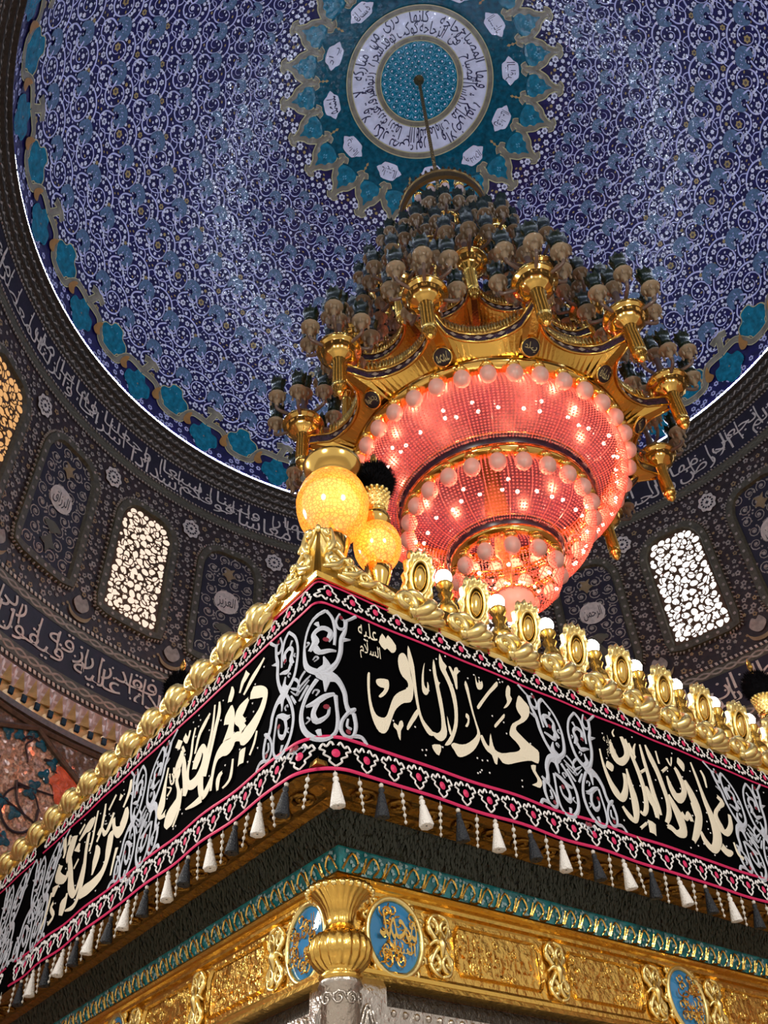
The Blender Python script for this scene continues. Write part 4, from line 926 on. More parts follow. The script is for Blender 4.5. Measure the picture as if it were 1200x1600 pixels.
TR = {"A1":[[[243,1816],[262,1861],[278,1844],[289,1865],[322,1833],[315,1803],[297,1792],[279,1804],[267,1792]],[[348,1811],[364,1808],[377,1772],[378,1729],[384,1688],[378,1644],[362,1612],[331,1598],[304,1575],[284,1549],[268,1515],[248,1470],[230,1449],[209,1449],[193,1471],[183,1500],[177,1536],[174,1595],[177,1643],[182,1665],[190,1666],[185,1612],[186,1559],[196,1520],[211,1506],[236,1509],[251,1528],[267,1566],[287,1607],[315,1636],[346,1658],[360,1677],[356,1696],[338,1707],[326,1731],[324,1767],[332,1795]],[[216,1650],[235,1661],[265,1668],[271,1659],[268,1634],[251,1604],[228,1583],[220,1587],[240,1611],[248,1627],[233,1625],[221,1628],[214,1637]],[[381,1856],[391,1825],[399,1780],[399,1722],[399,1659],[402,1598],[412,1561],[431,1541],[449,1526],[451,1511],[432,1507],[415,1522],[400,1551],[391,1588],[386,1641],[383,1702],[378,1758],[373,1807]],[[453,1808],[447,1783],[440,1744],[438,1708],[449,1697],[454,1728],[460,1712],[453,1681],[439,1667],[426,1675],[425,1703],[432,1749],[444,1789]],[[499,1841],[504,1812],[504,1775],[510,1747],[518,1746],[509,1729],[514,1677],[516,1622],[516,1581],[518,1548],[509,1522],[488,1502],[469,1500],[451,1511],[449,1526],[468,1526],[484,1537],[494,1557],[499,1602],[497,1650],[493,1705],[489,1762],[489,1799]],[[534,1880],[545,1850],[562,1833],[554,1815],[567,1782],[582,1736],[586,1687],[582,1636],[571,1585],[550,1538],[526,1501],[498,1489],[516,1514],[539,1548],[558,1594],[567,1645],[566,1695],[558,1742],[542,1781],[528,1806],[525,1835]],[[528,1612],[533,1586],[539,1554],[534,1536],[526,1557]],[[571,1835],[583,1837],[592,1818],[600,1838],[616,1847],[619,1824],[608,1812],[600,1750],[591,1747],[587,1782],[578,1813]],[[648,1800],[657,1770],[658,1719],[663,1663],[670,1623],[677,1590],[670,1561],[642,1519],[611,1490],[576,1468],[553,1463],[540,1482],[528,1498],[543,1512],[567,1513],[599,1523],[635,1550],[662,1582],[662,1613],[654,1660],[648,1708],[643,1750],[639,1779]],[[623,1653],[636,1647],[632,1618],[619,1596],[609,1597],[621,1614],[626,1630],[618,1636]],[[706,1846],[708,1818],[716,1813],[722,1834],[727,1813],[736,1832],[739,1813],[728,1791],[706,1783],[701,1808]],[[821,1859],[821,1838],[771,1787],[723,1730],[692,1692],[685,1702],[717,1742],[753,1785],[786,1822]],[[827,1718],[825,1701],[795,1670],[764,1638],[760,1648],[793,1683]],[[883,1864],[892,1852],[883,1818],[890,1805],[871,1776],[849,1753],[830,1743],[847,1764],[859,1783],[857,1809],[868,1844]],[[934,1835],[957,1820],[980,1797],[967,1754],[932,1717],[890,1689],[877,1667],[896,1651],[936,1627],[977,1611],[979,1591],[964,1553],[929,1554],[882,1538],[836,1518],[795,1500],[765,1498],[748,1516],[736,1483],[724,1486],[717,1514],[699,1522],[682,1544],[675,1576],[687,1583],[697,1559],[711,1546],[720,1576],[731,1604],[732,1573],[739,1541],[772,1537],[817,1554],[854,1568],[880,1589],[862,1612],[835,1629],[843,1656],[864,1688],[904,1716],[922,1736],[911,1751],[904,1775],[916,1806]],[[920,1533],[948,1541],[940,1517],[955,1494],[963,1476],[946,1452],[920,1451],[904,1453],[932,1468],[939,1486],[924,1509]],[[389,1594],[393,1575],[363,1532],[335,1494],[331,1506],[357,1550]],[[276,1504],[292,1497],[300,1515],[313,1523],[316,1504],[302,1481],[296,1444],[288,1457],[284,1478],[272,1487]],[[438,1471],[463,1482],[482,1481],[465,1441],[445,1451]]],"A2":[[[1363,1731,8],[1361,1663,17],[1373,1597,30],[1393,1555,46],[1419,1535,33],[1452,1564,31],[1475,1611,25],[1483,1655,22]],[[1449,1790,14],[1452,1725,44],[1481,1708,35],[1526,1739,28],[1545,1781,37],[1534,1838,25]],[[1392,1686,10],[1400,1667,55],[1407,1645,9]],[[1507,1683,11],[1504,1619,28],[1504,1564,40],[1494,1507,40],[1471,1456,23],[1438,1467,30],[1412,1500,16]],[[1558,1834,12],[1565,1780,20],[1578,1717,27],[1585,1655,28],[1582,1591,27],[1565,1532,26],[1538,1498,18],[1517,1506,14]],[[1618,1829,6],[1596,1796,13],[1584,1748,8]],[[1574,1820,10],[1582,1785,18],[1592,1758,10]],[[1651,1835,12],[1646,1766,23],[1644,1692,25],[1640,1613,30],[1644,1558,28],[1648,1518,14]],[[1691,1846,13],[1702,1790,37],[1719,1728,34],[1725,1664,32],[1726,1600,29],[1707,1540,29],[1667,1489,19]],[[1602,1631,24],[1612,1578,42],[1625,1547,41],[1615,1497,20]],[[1594,1691,12],[1639,1718,13]],[[1753,1738,13],[1806,1774,13]],[[1572,1473,44],[1559,1421,36]],[[1489,1428,12],[1537,1460,12]],[[1782,1726,13],[1786,1673,37],[1807,1635,49],[1860,1659,30],[1885,1706,36],[1875,1771,31],[1861,1790,20]],[[1750,1634,13],[1762,1588,44],[1776,1536,60],[1768,1479,45],[1724,1459,30],[1691,1475,28],[1661,1474,12]],[[1912,1743,20],[1926,1687,49],[1933,1631,56],[1926,1579,43],[1880,1512,39],[1820,1448,21]],[[1914,1851,9],[1922,1826,53],[1926,1789,8]],[[1801,1570,26],[1822,1547,22],[1856,1576,26],[1862,1543,26]],[[2004,1853,11],[2009,1800,19],[2012,1732,22],[2015,1666,33],[2024,1603,45],[2024,1546,57],[2004,1493,51],[1956,1448,37],[1915,1472,39],[1906,1512,18]],[[2120,1723,23],[2149,1700,28],[2104,1666,18],[2063,1627,24],[2060,1576,48],[2091,1547,30],[2145,1589,29],[2168,1645,22]],[[1904,1638,13],[1912,1583,27],[1921,1557,14]],[[2062,1831,15],[2072,1802,19],[2063,1746,10]],[[1825,1822,17],[1838,1791,7],[1864,1837,9]],[[1756,1836,10],[1753,1774,14]],[[1496,1861,4],[1480,1840,9],[1485,1824,13]],[[2023,1476,43],[2050,1455,39],[2087,1463,16]],[[2123,1512,11],[2127,1464,17],[2152,1449,20]],[[1447,1386,4],[1474,1361,6]]],"B1":[[[392,1736,47],[331,1708,46],[287,1678,33],[292,1642,42],[309,1617,49],[339,1594,64],[377,1575,73],[417,1571,66],[441,1566,31]],[[411,1723,19],[451,1704,59],[479,1688,65],[451,1640,33],[429,1600,48]],[[479,1688,27],[435,1645,21],[414,1641,16]],[[417,1571,33],[480,1603,38],[520,1591,71],[564,1597,63],[598,1589,50],[618,1565,28],[625,1521,21],[620,1454,11]],[[546,1760,22],[557,1727,62],[570,1693,44]],[[546,1760,12],[529,1718,28],[529,1678,43],[534,1651,57],[540,1620,82]],[[560,1849,10],[558,1815,42],[566,1786,33]],[[320,1846,10],[363,1820,26],[411,1795,31],[454,1761,13]],[[443,1853,49],[460,1837,38],[476,1825,30],[490,1786,11]],[[418,1525,45],[422,1470,41]],[[320,1548,11],[333,1508,17],[357,1476,11]],[[484,1518,11],[486,1460,21],[501,1440,16],[533,1432,9]],[[550,1499,13],[576,1485,31],[570,1435,12]],[[652,1830,11],[644,1776,29],[655,1720,28],[663,1663,24],[677,1591,26],[694,1541,40]],[[688,1835,10],[682,1753,18],[684,1693,22],[697,1629,30],[706,1570,39],[716,1532,42],[688,1469,32],[655,1469,40],[628,1513,22]],[[679,1456,38],[741,1456,24],[812,1465,8]],[[837,1808,12],[846,1759,18],[841,1695,22],[850,1628,26],[827,1569,29],[771,1550,50],[728,1565,61],[709,1605,49],[718,1654,27],[751,1679,40],[773,1649,65],[789,1611,43]],[[910,1716,13],[893,1668,35],[869,1607,32],[843,1557,51],[849,1530,34]],[[910,1811,52],[929,1793,52]],[[971,1818,55],[989,1789,60]],[[939,1771,17],[904,1734,9]],[[940,1756,19],[941,1720,62],[956,1680,57],[940,1658,39],[943,1629,24],[918,1588,20],[903,1548,45],[923,1513,78],[959,1485,92],[982,1460,43]],[[1046,1730,10],[1052,1675,22],[1052,1615,43],[1053,1560,62],[1044,1523,18],[1000,1524,32]],[[880,1572,9],[878,1495,16],[913,1436,12]],[[720,1817,12],[755,1789,32],[791,1754,27],[804,1681,12]],[[885,1820,13],[893,1792,18],[903,1772,10]],[[991,1706,8],[984,1677,8]],[[1021,1693,7],[997,1642,7],[971,1641,14],[997,1683,6]],[[1026,1639,4],[985,1616,9],[1010,1597,10]]],"B2":[[[1435,1714,31],[1429,1662,86],[1455,1624,61],[1522,1655,28],[1559,1713,28]],[[1557,1656,54],[1545,1591,62],[1540,1530,45],[1573,1478,52],[1663,1461,57],[1752,1467,54],[1778,1455,37]],[[1698,1838,13],[1689,1782,27],[1684,1710,26],[1705,1668,20]],[[1574,1750,19],[1594,1695,41],[1630,1677,25],[1686,1723,13],[1713,1702,25]],[[1780,1838,15],[1778,1765,22],[1771,1698,26],[1779,1651,19]],[[1803,1821,19],[1832,1799,63],[1886,1800,53],[1957,1767,17]],[[1839,1756,33],[1836,1710,38],[1819,1640,35],[1795,1558,44],[1797,1475,50],[1839,1436,28],[1935,1447,9]],[[1696,1646,13],[1667,1586,72],[1671,1511,14]],[[2046,1720,35],[1978,1620,47],[1935,1550,54],[1860,1493,33],[1826,1544,43],[1819,1609,30]],[[2180,1849,39],[2130,1776,28],[2132,1744,22]],[[2110,1844,23],[2100,1792,34]],[[2038,1817,79],[2053,1749,89],[2038,1704,50]],[[1964,1717,86],[1949,1751,30]],[[2141,1714,65],[2147,1664,54],[2039,1615,36],[2015,1645,37]],[[2137,1616,85],[2143,1568,30]],[[2176,1597,21],[2176,1510,26],[2204,1445,22]],[[1999,1510,50],[1973,1460,62],[1962,1529,20]],[[1441,1844,22],[1435,1789,36],[1470,1734,18]],[[1520,1812,46],[1534,1791,19]],[[1454,1552,33],[1462,1503,23],[1463,1441,13]],[[1588,1840,19],[1640,1789,19]],[[1927,1835,18],[1977,1807,22]],[[2111,1539,29],[2129,1514,23],[2070,1465,24],[2113,1442,20]],[[1907,1665,15],[1946,1634,15]]],"P":[[[23,1880,12],[-23,1833,12],[-47,1775,13],[-48,1717,16],[-36,1665,18],[-8,1637,22],[20,1631,24],[54,1672,16],[74,1725,18],[81,1780,19],[98,1823,15],[107,1869,13]],[[23,1880,16],[47,1856,16],[56,1806,14],[50,1744,11]],[[-26,1720,14],[-7,1751,23],[-13,1783,15],[12,1805,18],[39,1793,21],[27,1753,15]],[[-9,1732,20],[5,1709,20],[36,1719,14],[56,1724,8]],[[80,1889,9],[62,1850,10],[71,1824,14],[95,1833,10],[98,1865,11],[83,1871,12]],[[101,1867,10],[122,1882,11],[150,1907,13]],[[83,1781,20],[118,1793,5]],[[17,1691,5],[25,1655,26],[3,1631,28],[26,1620,45],[59,1610,27],[82,1572,21],[87,1532,18],[99,1507,23],[123,1523,11]],[[26,1612,27],[21,1559,3]],[[-2,1607,14],[-33,1558,14],[-51,1505,15],[-49,1460,16],[-35,1425,17],[-9,1399,19],[23,1394,14],[49,1417,11],[57,1460,12],[54,1510,11],[51,1551,14]],[[-35,1516,10],[-8,1522,21],[21,1543,19],[48,1555,12]],[[0,1523,16],[-13,1485,15],[-2,1456,21],[27,1475,10],[32,1505,9]],[[-6,1547,5],[3,1563,7],[-9,1569,6],[-16,1556,4]],[[-11,1675,4],[1,1685,6],[-6,1694,7],[-15,1682,4]],[[-36,1454,4],[-23,1466,6],[-31,1476,7]],[[-41,1743,5],[-27,1751,6],[-34,1760,8]],[[99,1507,14],[73,1470,11],[66,1433,13],[81,1412,14],[108,1421,11],[121,1460,16],[115,1504,18]],[[92,1476,8],[87,1449,11],[103,1444,10]],[[108,1421,14],[141,1425,15],[160,1404,14]],[[-83,1347,4],[-78,1360,5],[-64,1372,6],[-42,1379,7],[-35,1369,6],[-44,1359,3]],[[-41,1652,11],[-62,1633,11],[-77,1601,6]],[[-29,1592,9],[-55,1556,11],[-62,1548,6]],[[-82,1578,5],[-61,1601,9],[-40,1614,10],[-21,1627,4]],[[-71,1574,4],[-48,1590,6],[-26,1611,4]],[[-5,1828,16],[4,1808,5]],[[1,1427,17],[7,1404,11]]],"Pd":[[[22,1756,0]],[[24,1503,0]],[[87,1427,0]],[[80,1870,0]],[[-62,1380,0]]]}
# ---- core, cornice, soffit
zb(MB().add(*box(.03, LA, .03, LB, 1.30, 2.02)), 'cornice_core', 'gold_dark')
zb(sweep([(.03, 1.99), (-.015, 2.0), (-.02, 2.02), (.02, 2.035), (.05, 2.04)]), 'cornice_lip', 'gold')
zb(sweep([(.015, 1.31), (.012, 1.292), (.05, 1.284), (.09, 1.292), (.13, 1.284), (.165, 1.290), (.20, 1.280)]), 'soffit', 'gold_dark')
sf = MB()
for k in range(44):
    for (x, y) in ((.22 + .14 * k, .1), (.1, .22 + .14 * k)):
        if x < LA and y < LB:
            for sg in (1, -1):
                P = spiral((0, 0), .045, .012, 0, 1.2 * sg, 12); Q = [(x + (p[0] if y < .2 else p[1]) + .03 * (y < .2), y + (p[1] if y < .2 else p[0]), 1.284) for p in P]; sf.add(*tube(Q, .008, 4))
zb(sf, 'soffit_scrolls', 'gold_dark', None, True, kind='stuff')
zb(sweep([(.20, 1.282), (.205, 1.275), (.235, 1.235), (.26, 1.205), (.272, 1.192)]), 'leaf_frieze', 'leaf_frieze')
zb(sweep([(.272, 1.192), (.278, 1.190), (.296, 1.112), (.298, 1.106)]), 'turquoise_strip', 'enamel_teal')
RF = random.Random(4); lfz = MB()
for face in (0, 1):
    L_ = 3.4 if face == 0 else 3.2
    for _ in range(2600):
        s_ = RF.uniform(.25, L_); t = RF.uniform(.05, .95); d = .204 + .066 * t; z = 1.276 - .084 * t; w, h = RF.uniform(.004, .007), RF.uniform(.010, .018)
        q = np.array([(-w, 0), (0, -h), (w, 0), (0, h)]); dy = -.64 * q[:, 1] * .5
        P = np.stack([s_ + q[:, 0], d - .006 + dy, z + q[:, 1] * .85], 1); lfz.add(P if face == 0 else P[:, [1, 0, 2]], [[0, 1, 2, 3]])
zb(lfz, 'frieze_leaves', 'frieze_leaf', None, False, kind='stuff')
tq = MB()
for face in (0, 1):
    F_ = (lambda x, z, o: np.stack([x, .296 - (z - 1.112) * .24 - .003 - o, z], 1)) if face == 0 else (lambda x, z, o: np.stack([.296 - (z - 1.112) * .24 - .003 - o, x, z], 1))
    for k in range(40):
        x0 = .30 + k * .085
        P = smooth(np.array([(x0, 1.125), (x0 + .03, 1.178), (x0 + .06, 1.15), (x0 + .04, 1.122), (x0 + .075, 1.125), (x0 + .09, 1.172)]), 3); V, F, l = ribbon(P, .008); tq.add(F_(V[:, 0], V[:, 1], .002 + .003 * l), F, 0)
        for _ in range(14):
            c_ = np.array([x0 + RF.uniform(0, .085), RF.uniform(1.116, 1.186)]); Q = c_ + lobed(.007, .006, 3, .2, 6); V = np.concatenate([Q, [c_]]); tq.add(F_(V[:, 0], V[:, 1], np.full(7, .001)), [[i, (i + 1) % 6, 6] for i in range(6)], 1)
zb(tq, 'strip_scrolls', ['gold', 'enamel_pale'], None, False, kind='stuff')
# ---- gold frieze with inscriptions and blue cartouches
G = .30
zb(sweep([(.298, 1.108), (.262, 1.104), (.258, 1.096), (.272, 1.088), (.268, 1.080), (.282, 1.074), (.282, 1.062), (.296, 1.056), (G, 1.05)]), 'upper_moulding', 'gold')
zb(sweep([(G, 1.05), (G, .855)]), 'gold_frieze', 'gold_chased')
zb(sweep([(G, .855), (.288, .850), (.285, .842), (.276, .838), (.276, .826), (.268, .82), (.264, .806), (.29, .80), (.32, .80)]), 'lower_moulding', 'gold')
RG = random.Random(21)
def relief_panel(face, s0, s1, txt):
    f = faceA(G) if face == 'A' else faceB(G); sg = 1 if face == 'A' else -1
    g = Surf(f); z0, z1 = .872, 1.036; c = (s0 + s1) / 2; W_, H_ = (s1 - s0) / 2, (z1 - z0) / 2; zc = (z0 + z1) / 2
    P = np.array([(-W_, -H_ * .6), (-W_ * .9, -H_), (W_ * .9, -H_), (W_, -H_ * .6), (W_, H_ * .6), (W_ * .9, H_), (-W_ * .9, H_), (-W_, H_ * .6)])
    P = dense(P, .03); Q = offset_poly(P, -.012); mid_ = offset_poly(P, -.006); off_ = np.array([sg * c, zc]); P = P + off_; Q = Q + off_; mid_ = mid_ + off_
    g.ring(P, mid_, .0, .014); g.ring(mid_, Q, .014, .002)
    g.text(txt, sg * c, zc, W_ * 1.7, H_ * 1.45, .008, 0, 1)
    for _ in range(int(W_ * 120)):
        x, z = sg * c + RG.uniform(-W_, W_) * .9, zc + RG.uniform(-H_, H_) * .85; k = RG.uniform(.012, .02)
        g.rib(spiral((x, z), k, .004, RG.uniform(0, 6), RG.choice([-1, 1]) * 1.1, 9), .006, .001, .006)
    zb(g.b, 'inscribed_panel', 'gold_chased', None, True, label='gold relief panel with raised Arabic lettering')
def acanthus(face, s, h=.20, w=.10, zc=.952):
    b_ = MB(); sg = 1
    def add(P, r):
        P = np.asarray(P, float); X = s + P[:, 0]; Z = zc + P[:, 1]; D = G - P[:, 2]
        b_.add(*tube(np.stack([X, D, Z], 1) if face == 'A' else np.stack([D, X, Z], 1), r, 5))
    for q in (1, -1):
        for e in (1, -1):
            sp_ = spiral((q * w * .30, e * h * .26), .030, .008, PI / 2 if e > 0 else -PI / 2, 1.25 * q * e, 14); add(np.c_[sp_, np.full(14, .012)], np.linspace(.010, .005, 14))
            P = smooth(np.array([(0, e * h * .48, .012), (q * w * .28, e * h * .44, .016), (q * w * .42, e * h * .30, .010), (q * w * .18, e * h * .08, .014), (0, 0, .012)]), 4); add(P, np.linspace(.006, .011, len(P)))
        P = smooth(np.array([(0, .0, .014), (q * w * .22, .012, .02), (q * w * .44, -.006, .010)]), 4); add(P, np.linspace(.012, .004, len(P)))
    add([(0, -h * .2, .018), (0, 0, .024), (0, h * .2, .018)], [.006, .016, .006])
    zb(b_, 'acanthus_leaf', 'gold_pale', None, True)
def blue_oval(face, s, txt, txt2='السلام'):
    f = faceA(G) if face == 'A' else faceB(G); sg = 1 if face == 'A' else -1; c = np.array([sg * s, .948]); P = lobed(.104, .112, 2, 0, 36)
    g = Surf(f); g.disc(c, P, .012, 0, .022); o = zb(g.b, 'blue_cartouche', 'enamel_blue', None, True, label='sky blue enamel oval with gold lettering')
    t = Surf(f); t.text(txt, c[0], c[1] + .028, .15, .085, .036); t.text(txt2, c[0], c[1] - .045, .13, .06, .036)
    for _ in range(26): t.rib(spiral(c + np.array([RG.uniform(-.065, .065), RG.uniform(-.08, .08)]), .022, .006, RG.uniform(0, 6), 1., 10), .006, .028, .004)
    t.build('cartouche_lettering', 'gold_smooth', o).location = (0, 0, 0)
    o.children[-1].data.transform(Matrix.Translation((0, 0, 1.6)))
    r_ = MB(); Q = P * 1.06; X, Z = s + Q[:, 0], .948 + Q[:, 1]; D = np.full(len(Q), G - .014); ring = np.stack([X, D, Z], 1) if face == 'A' else np.stack([D, X, Z], 1)
    r_.add(*tube(np.concatenate([ring, ring[:1]]), .011, 6, False))
    for k in range(14):
        a = 2 * PI * k / 14; q = np.stack([s + .118 * math.cos(a) + spiral((0, 0), .020, .006, a, 1.1, 9)[:, 0], np.full(9, G - .012), .948 + .126 * math.sin(a) + spiral((0, 0), .020, .006, a, 1.1, 9)[:, 1]], 1)
        r_.add(*tube(q if face == 'A' else q[:, [1, 0, 2]], .007, 5))
    zb(r_, 'cartouche_frame', 'gold_pale', None, True)
for face in 'AB':
    for s, i in ((.50, 0), (1.96, 1), (3.42, 2)) if face == 'A' else ((.47, 3), (1.93, 4)): blue_oval(face, s, NAMES[i])
    o_ = 0 if face == 'A' else -.03
    for s in (.69, 1.235, 1.77, 2.15, 2.70): acanthus(face, s + o_)
    for j, (s0, s1) in enumerate(((.76, 1.17), (1.30, 1.71), (2.22, 2.63))): relief_panel(face, s0 + o_, s1 + o_, BAND[j])
# ---- silver corner column, urn capital, silver panels
UX, UY = .262, .248
zb(MB().add(*lathe([(.04, .77), (.062, .775), (.066, .788), (.05, .797), (.066, .806), (.085, .825), (.093, .855), (.088, .882), (.074, .90)], 100, (UX, UY, 0), flute=(20, .05, 4, 8))), 'urn_bowl', 'gold', None, True)
zb(MB().add(*lathe([(.074, .90), (.052, .912), (.043, .93), (.042, .948), (.050, .972), (.068, .998), (.092, 1.018), (.102, 1.026), (.100, 1.04), (.08, 1.035), (.04, 1.01)], 96, (UX, UY, 0), flute=(24, .025, 3, 8))), 'urn_neck', 'gold', None, True)
ug = MB()
for k in range(24):
    a = 2 * PI * k / 24; ug.add(*sphere((UX + .101 * math.cos(a), UY + .101 * math.sin(a), 1.024), .010, 6, 4))
zb(ug, 'urn_rim_beads', 'gold_pale', None, True, kind='stuff')
zb(MB().add(*lathe([(.056, -1.6), (.056, .755), (.066, .76), (.06, .775)], 28, (UX, UY, 0))), 'silver_column', 'silver', None, True)
cs = MB()
for k in range(5):
    for j in range(9):
        a = rad(-170 + 40 * j) + .3 * k; z = .72 - .1 * k; P = spiral((0, 0), .022, .005, 0, 1.3, 11); cs.add(*tube([(UX + .058 * math.cos(a + p[0] / .056), UY + .058 * math.sin(a + p[0] / .056), z + p[1]) for p in P], .004, 4))
zb(cs, 'column_scrolls', 'silver', None, True, kind='stuff')
for face in 'AB':
    q = lambda b_: b_ if face == 'A' else [(y, x, z) for x, y, z in b_]
    def bx(x0, x1, y0, y1, z0, z1, name, mat):
        V, F = box(x0, x1, y0, y1, z0, z1); zb(MB().add(q(V), F), name, mat)
    bx(.32, .47, .30, .40, -1.6, .80, 'silver_pilaster', 'silver')
    ar = Surf(faceA(.30) if face == 'A' else faceB(.30)); sg = 1 if face == 'A' else -1
    for d, w in ((0, .008), (.016, .005)): ar.rib([(sg * (.345 + d), .30), (sg * (.345 + d), .62), (sg * (.365 + d), .69), (sg * .395, .745 - d), (sg * (.425 - d), .69), (sg * (.445 - d), .62), (sg * (.445 - d), .30)], w, .004, .008, 0, 4)
    for k in range(8): ar.rib(spiral((sg * (.395 + .014 * (-1) ** k), .40 + .035 * k), .02, .004, k, 1.3, 10), .006, .003, .006)
    zb(ar.b, 'pilaster_arch', 'silver', None, True)
    bx(.47, 3.6, .325, .37, .755, .80, 'shadow_gap', 'gap_shade'); bx(.47, 3.6, .31, .36, .62, .752, 'silver_beam', 'silver')  # gap is a solid strip with its shade put into the colour
    bs = MB()
    for k in range(54): bs.add(*sphere(q([(.50 + .046 * k, .31, .735)])[0], .011, 8, 5))
    zb(bs, 'beam_beads', 'silver', None, True, kind='stuff')
    bx(.47, 3.6, .44, .46, -1.6, .62, 'dark_interior', 'gap_shade')  # sheet behind the grille, darkness of the opening painted in
    gr = MB()
    for k in range(26): V, F = box(.52 + .115 * k, .545 + .115 * k, .36, .385, -1.5, .62); gr.add(q(V), F)
    for k in range(16): V, F = box(.47, 3.5, .365, .38, -1.4 + .12 * k, -1.38 + .12 * k); gr.add(q(V), F)
    zb(gr, 'silver_grille', 'silver')

# ---- gilded cresting
def puff():
    b_ = MB()
    # rolling acanthus wave: one broad volute, a rosette eye and three fat leaf lobes
    P = spiral((-.055, .055), .052, .014, rad(-60), 1.25, 22); b_.add(*tube(np.c_[P[:, 0], -.025 - .012 * np.sin(np.linspace(0, 3.1, 22)), P[:, 1]], np.linspace(.024, .012, 22), 8))
    b_.add(*sphere((-.055, -.04, .055), .018, 10, 7))
    for (pts, r) in (([(-.02, -.02, .015), (.03, -.05, .04), (.06, -.045, .085), (.05, -.02, .115)], .024), ([(.0, -.02, .01), (.065, -.045, .03), (.10, -.04, .06), (.105, -.015, .09)], .021), ([(.02, -.01, .0), (.08, -.03, .01), (.125, -.025, .03), (.135, -.005, .055)], .017), ([(-.06, -.01, .10), (-.02, -.035, .115), (.02, -.03, .105), (.04, -.01, .09)], .018)):
        Q = smooth(np.array(pts), 4); t = np.linspace(0, 1, len(Q)); b_.add(*tube(Q, r * (.45 + .9 * np.sin(PI * np.clip(t * .85 + .08, 0, 1))), 8))
    P = spiral((.085, .045), .028, .006, rad(120), -1.1, 14); b_.add(*tube(np.c_[P[:, 0], np.full(14, -.05), P[:, 1]], np.linspace(.012, .007, 14), 6))
    V, F = box(-.12, .12, -.012, .03, -.01, .05); b_.add(V, F)
    return b_.mesh('acanthus_crest', 'gold_pale', True)
PUFF = puff()
for k in range(13): link('acanthus_crest', PUFF, zarih, loc=zat(.43 + .255 * k, .0, 1.992)).scale = (1, 1, .86)
for k in range(14):
    o = link('acanthus_crest', PUFF, zarih, loc=zat(.0, .40 + .225 * k, 1.992), rz=-PI / 2); o.scale = (.9, 1, .86)
zb(MB().add(*box(.3, 3.9, .045, .085, 2.12, 2.165)), 'crest_rail', 'gold_smooth'); zb(MB().add(*box(.3, 3.9, .02, .28, 2.02, 2.06)), 'crest_deck', 'gold_dark')
def plaque():
    b_ = MB(); a = np.arange(56) * 2 * PI / 56; rr = 1 + .09 * np.cos(14 * a); sq = 1 / np.maximum(np.abs(np.cos(a)) ** 3 + np.abs(np.sin(a)) ** 3, .5) ** .33
    P = np.stack([.070 * rr * sq * np.cos(a), .138 * rr * sq * np.sin(a)], 1)
    rows = [(P, .014), (P, -.008), (P * .84, -.022), (P * .76, -.010), (P * .60, -.010)]
    V = np.concatenate([np.stack([q[:, 0], np.full(56, y), q[:, 1]], 1) for q, y in rows]); b_.add(V, [[j * 56 + i, j * 56 + (i + 1) % 56, (j + 1) * 56 + (i + 1) % 56, (j + 1) * 56 + i] for j in range(4) for i in range(56)] + [list(range(56))])
    E_ = np.stack([.042 * np.cos(a), np.full(56, -.018), .084 * np.sin(a)], 1); b_.add(*tube(np.concatenate([E_, E_[:1]]), .009, 6, False))
    return b_.mesh('crest_plaque', 'gold_pale', True), MB().add(*sphere((0, 0, 0), .04, 16, 10)).mesh('oval_boss', 'gold_smooth', True)
PLQ, BOSS = plaque()
BAL = MB().add(*lathe([(.035, 0), (.05, .01), (.05, .03), (.03, .045), (.05, .08), (.046, .12), (.022, .16), (.036, .19), (.022, .205), (.04, .235), (.038, .25)], 14)).mesh('lamp_baluster', 'gold', True)
BUL = MB().add(*sphere((0, 0, 0), .038, 12, 9)).mesh('bulb', 'bulb_white', True)
for k in range(10):
    o = link('crest_plaque', PLQ, zarih, loc=zat(.60 + .32 * k, .135, 2.37)); o.rotation_euler = (rad(12), rad(4), rad(-14))
    q = link('oval_boss', BOSS, o, loc=(0, -.014, 0)); q.scale = (.75, .5, 1.6)
    b2_ = link('lamp_baluster', BAL, zarih, loc=zat(.764 + .319 * k, .15, 2.175)); link('bulb', BUL, b2_, loc=(0, 0, .29))
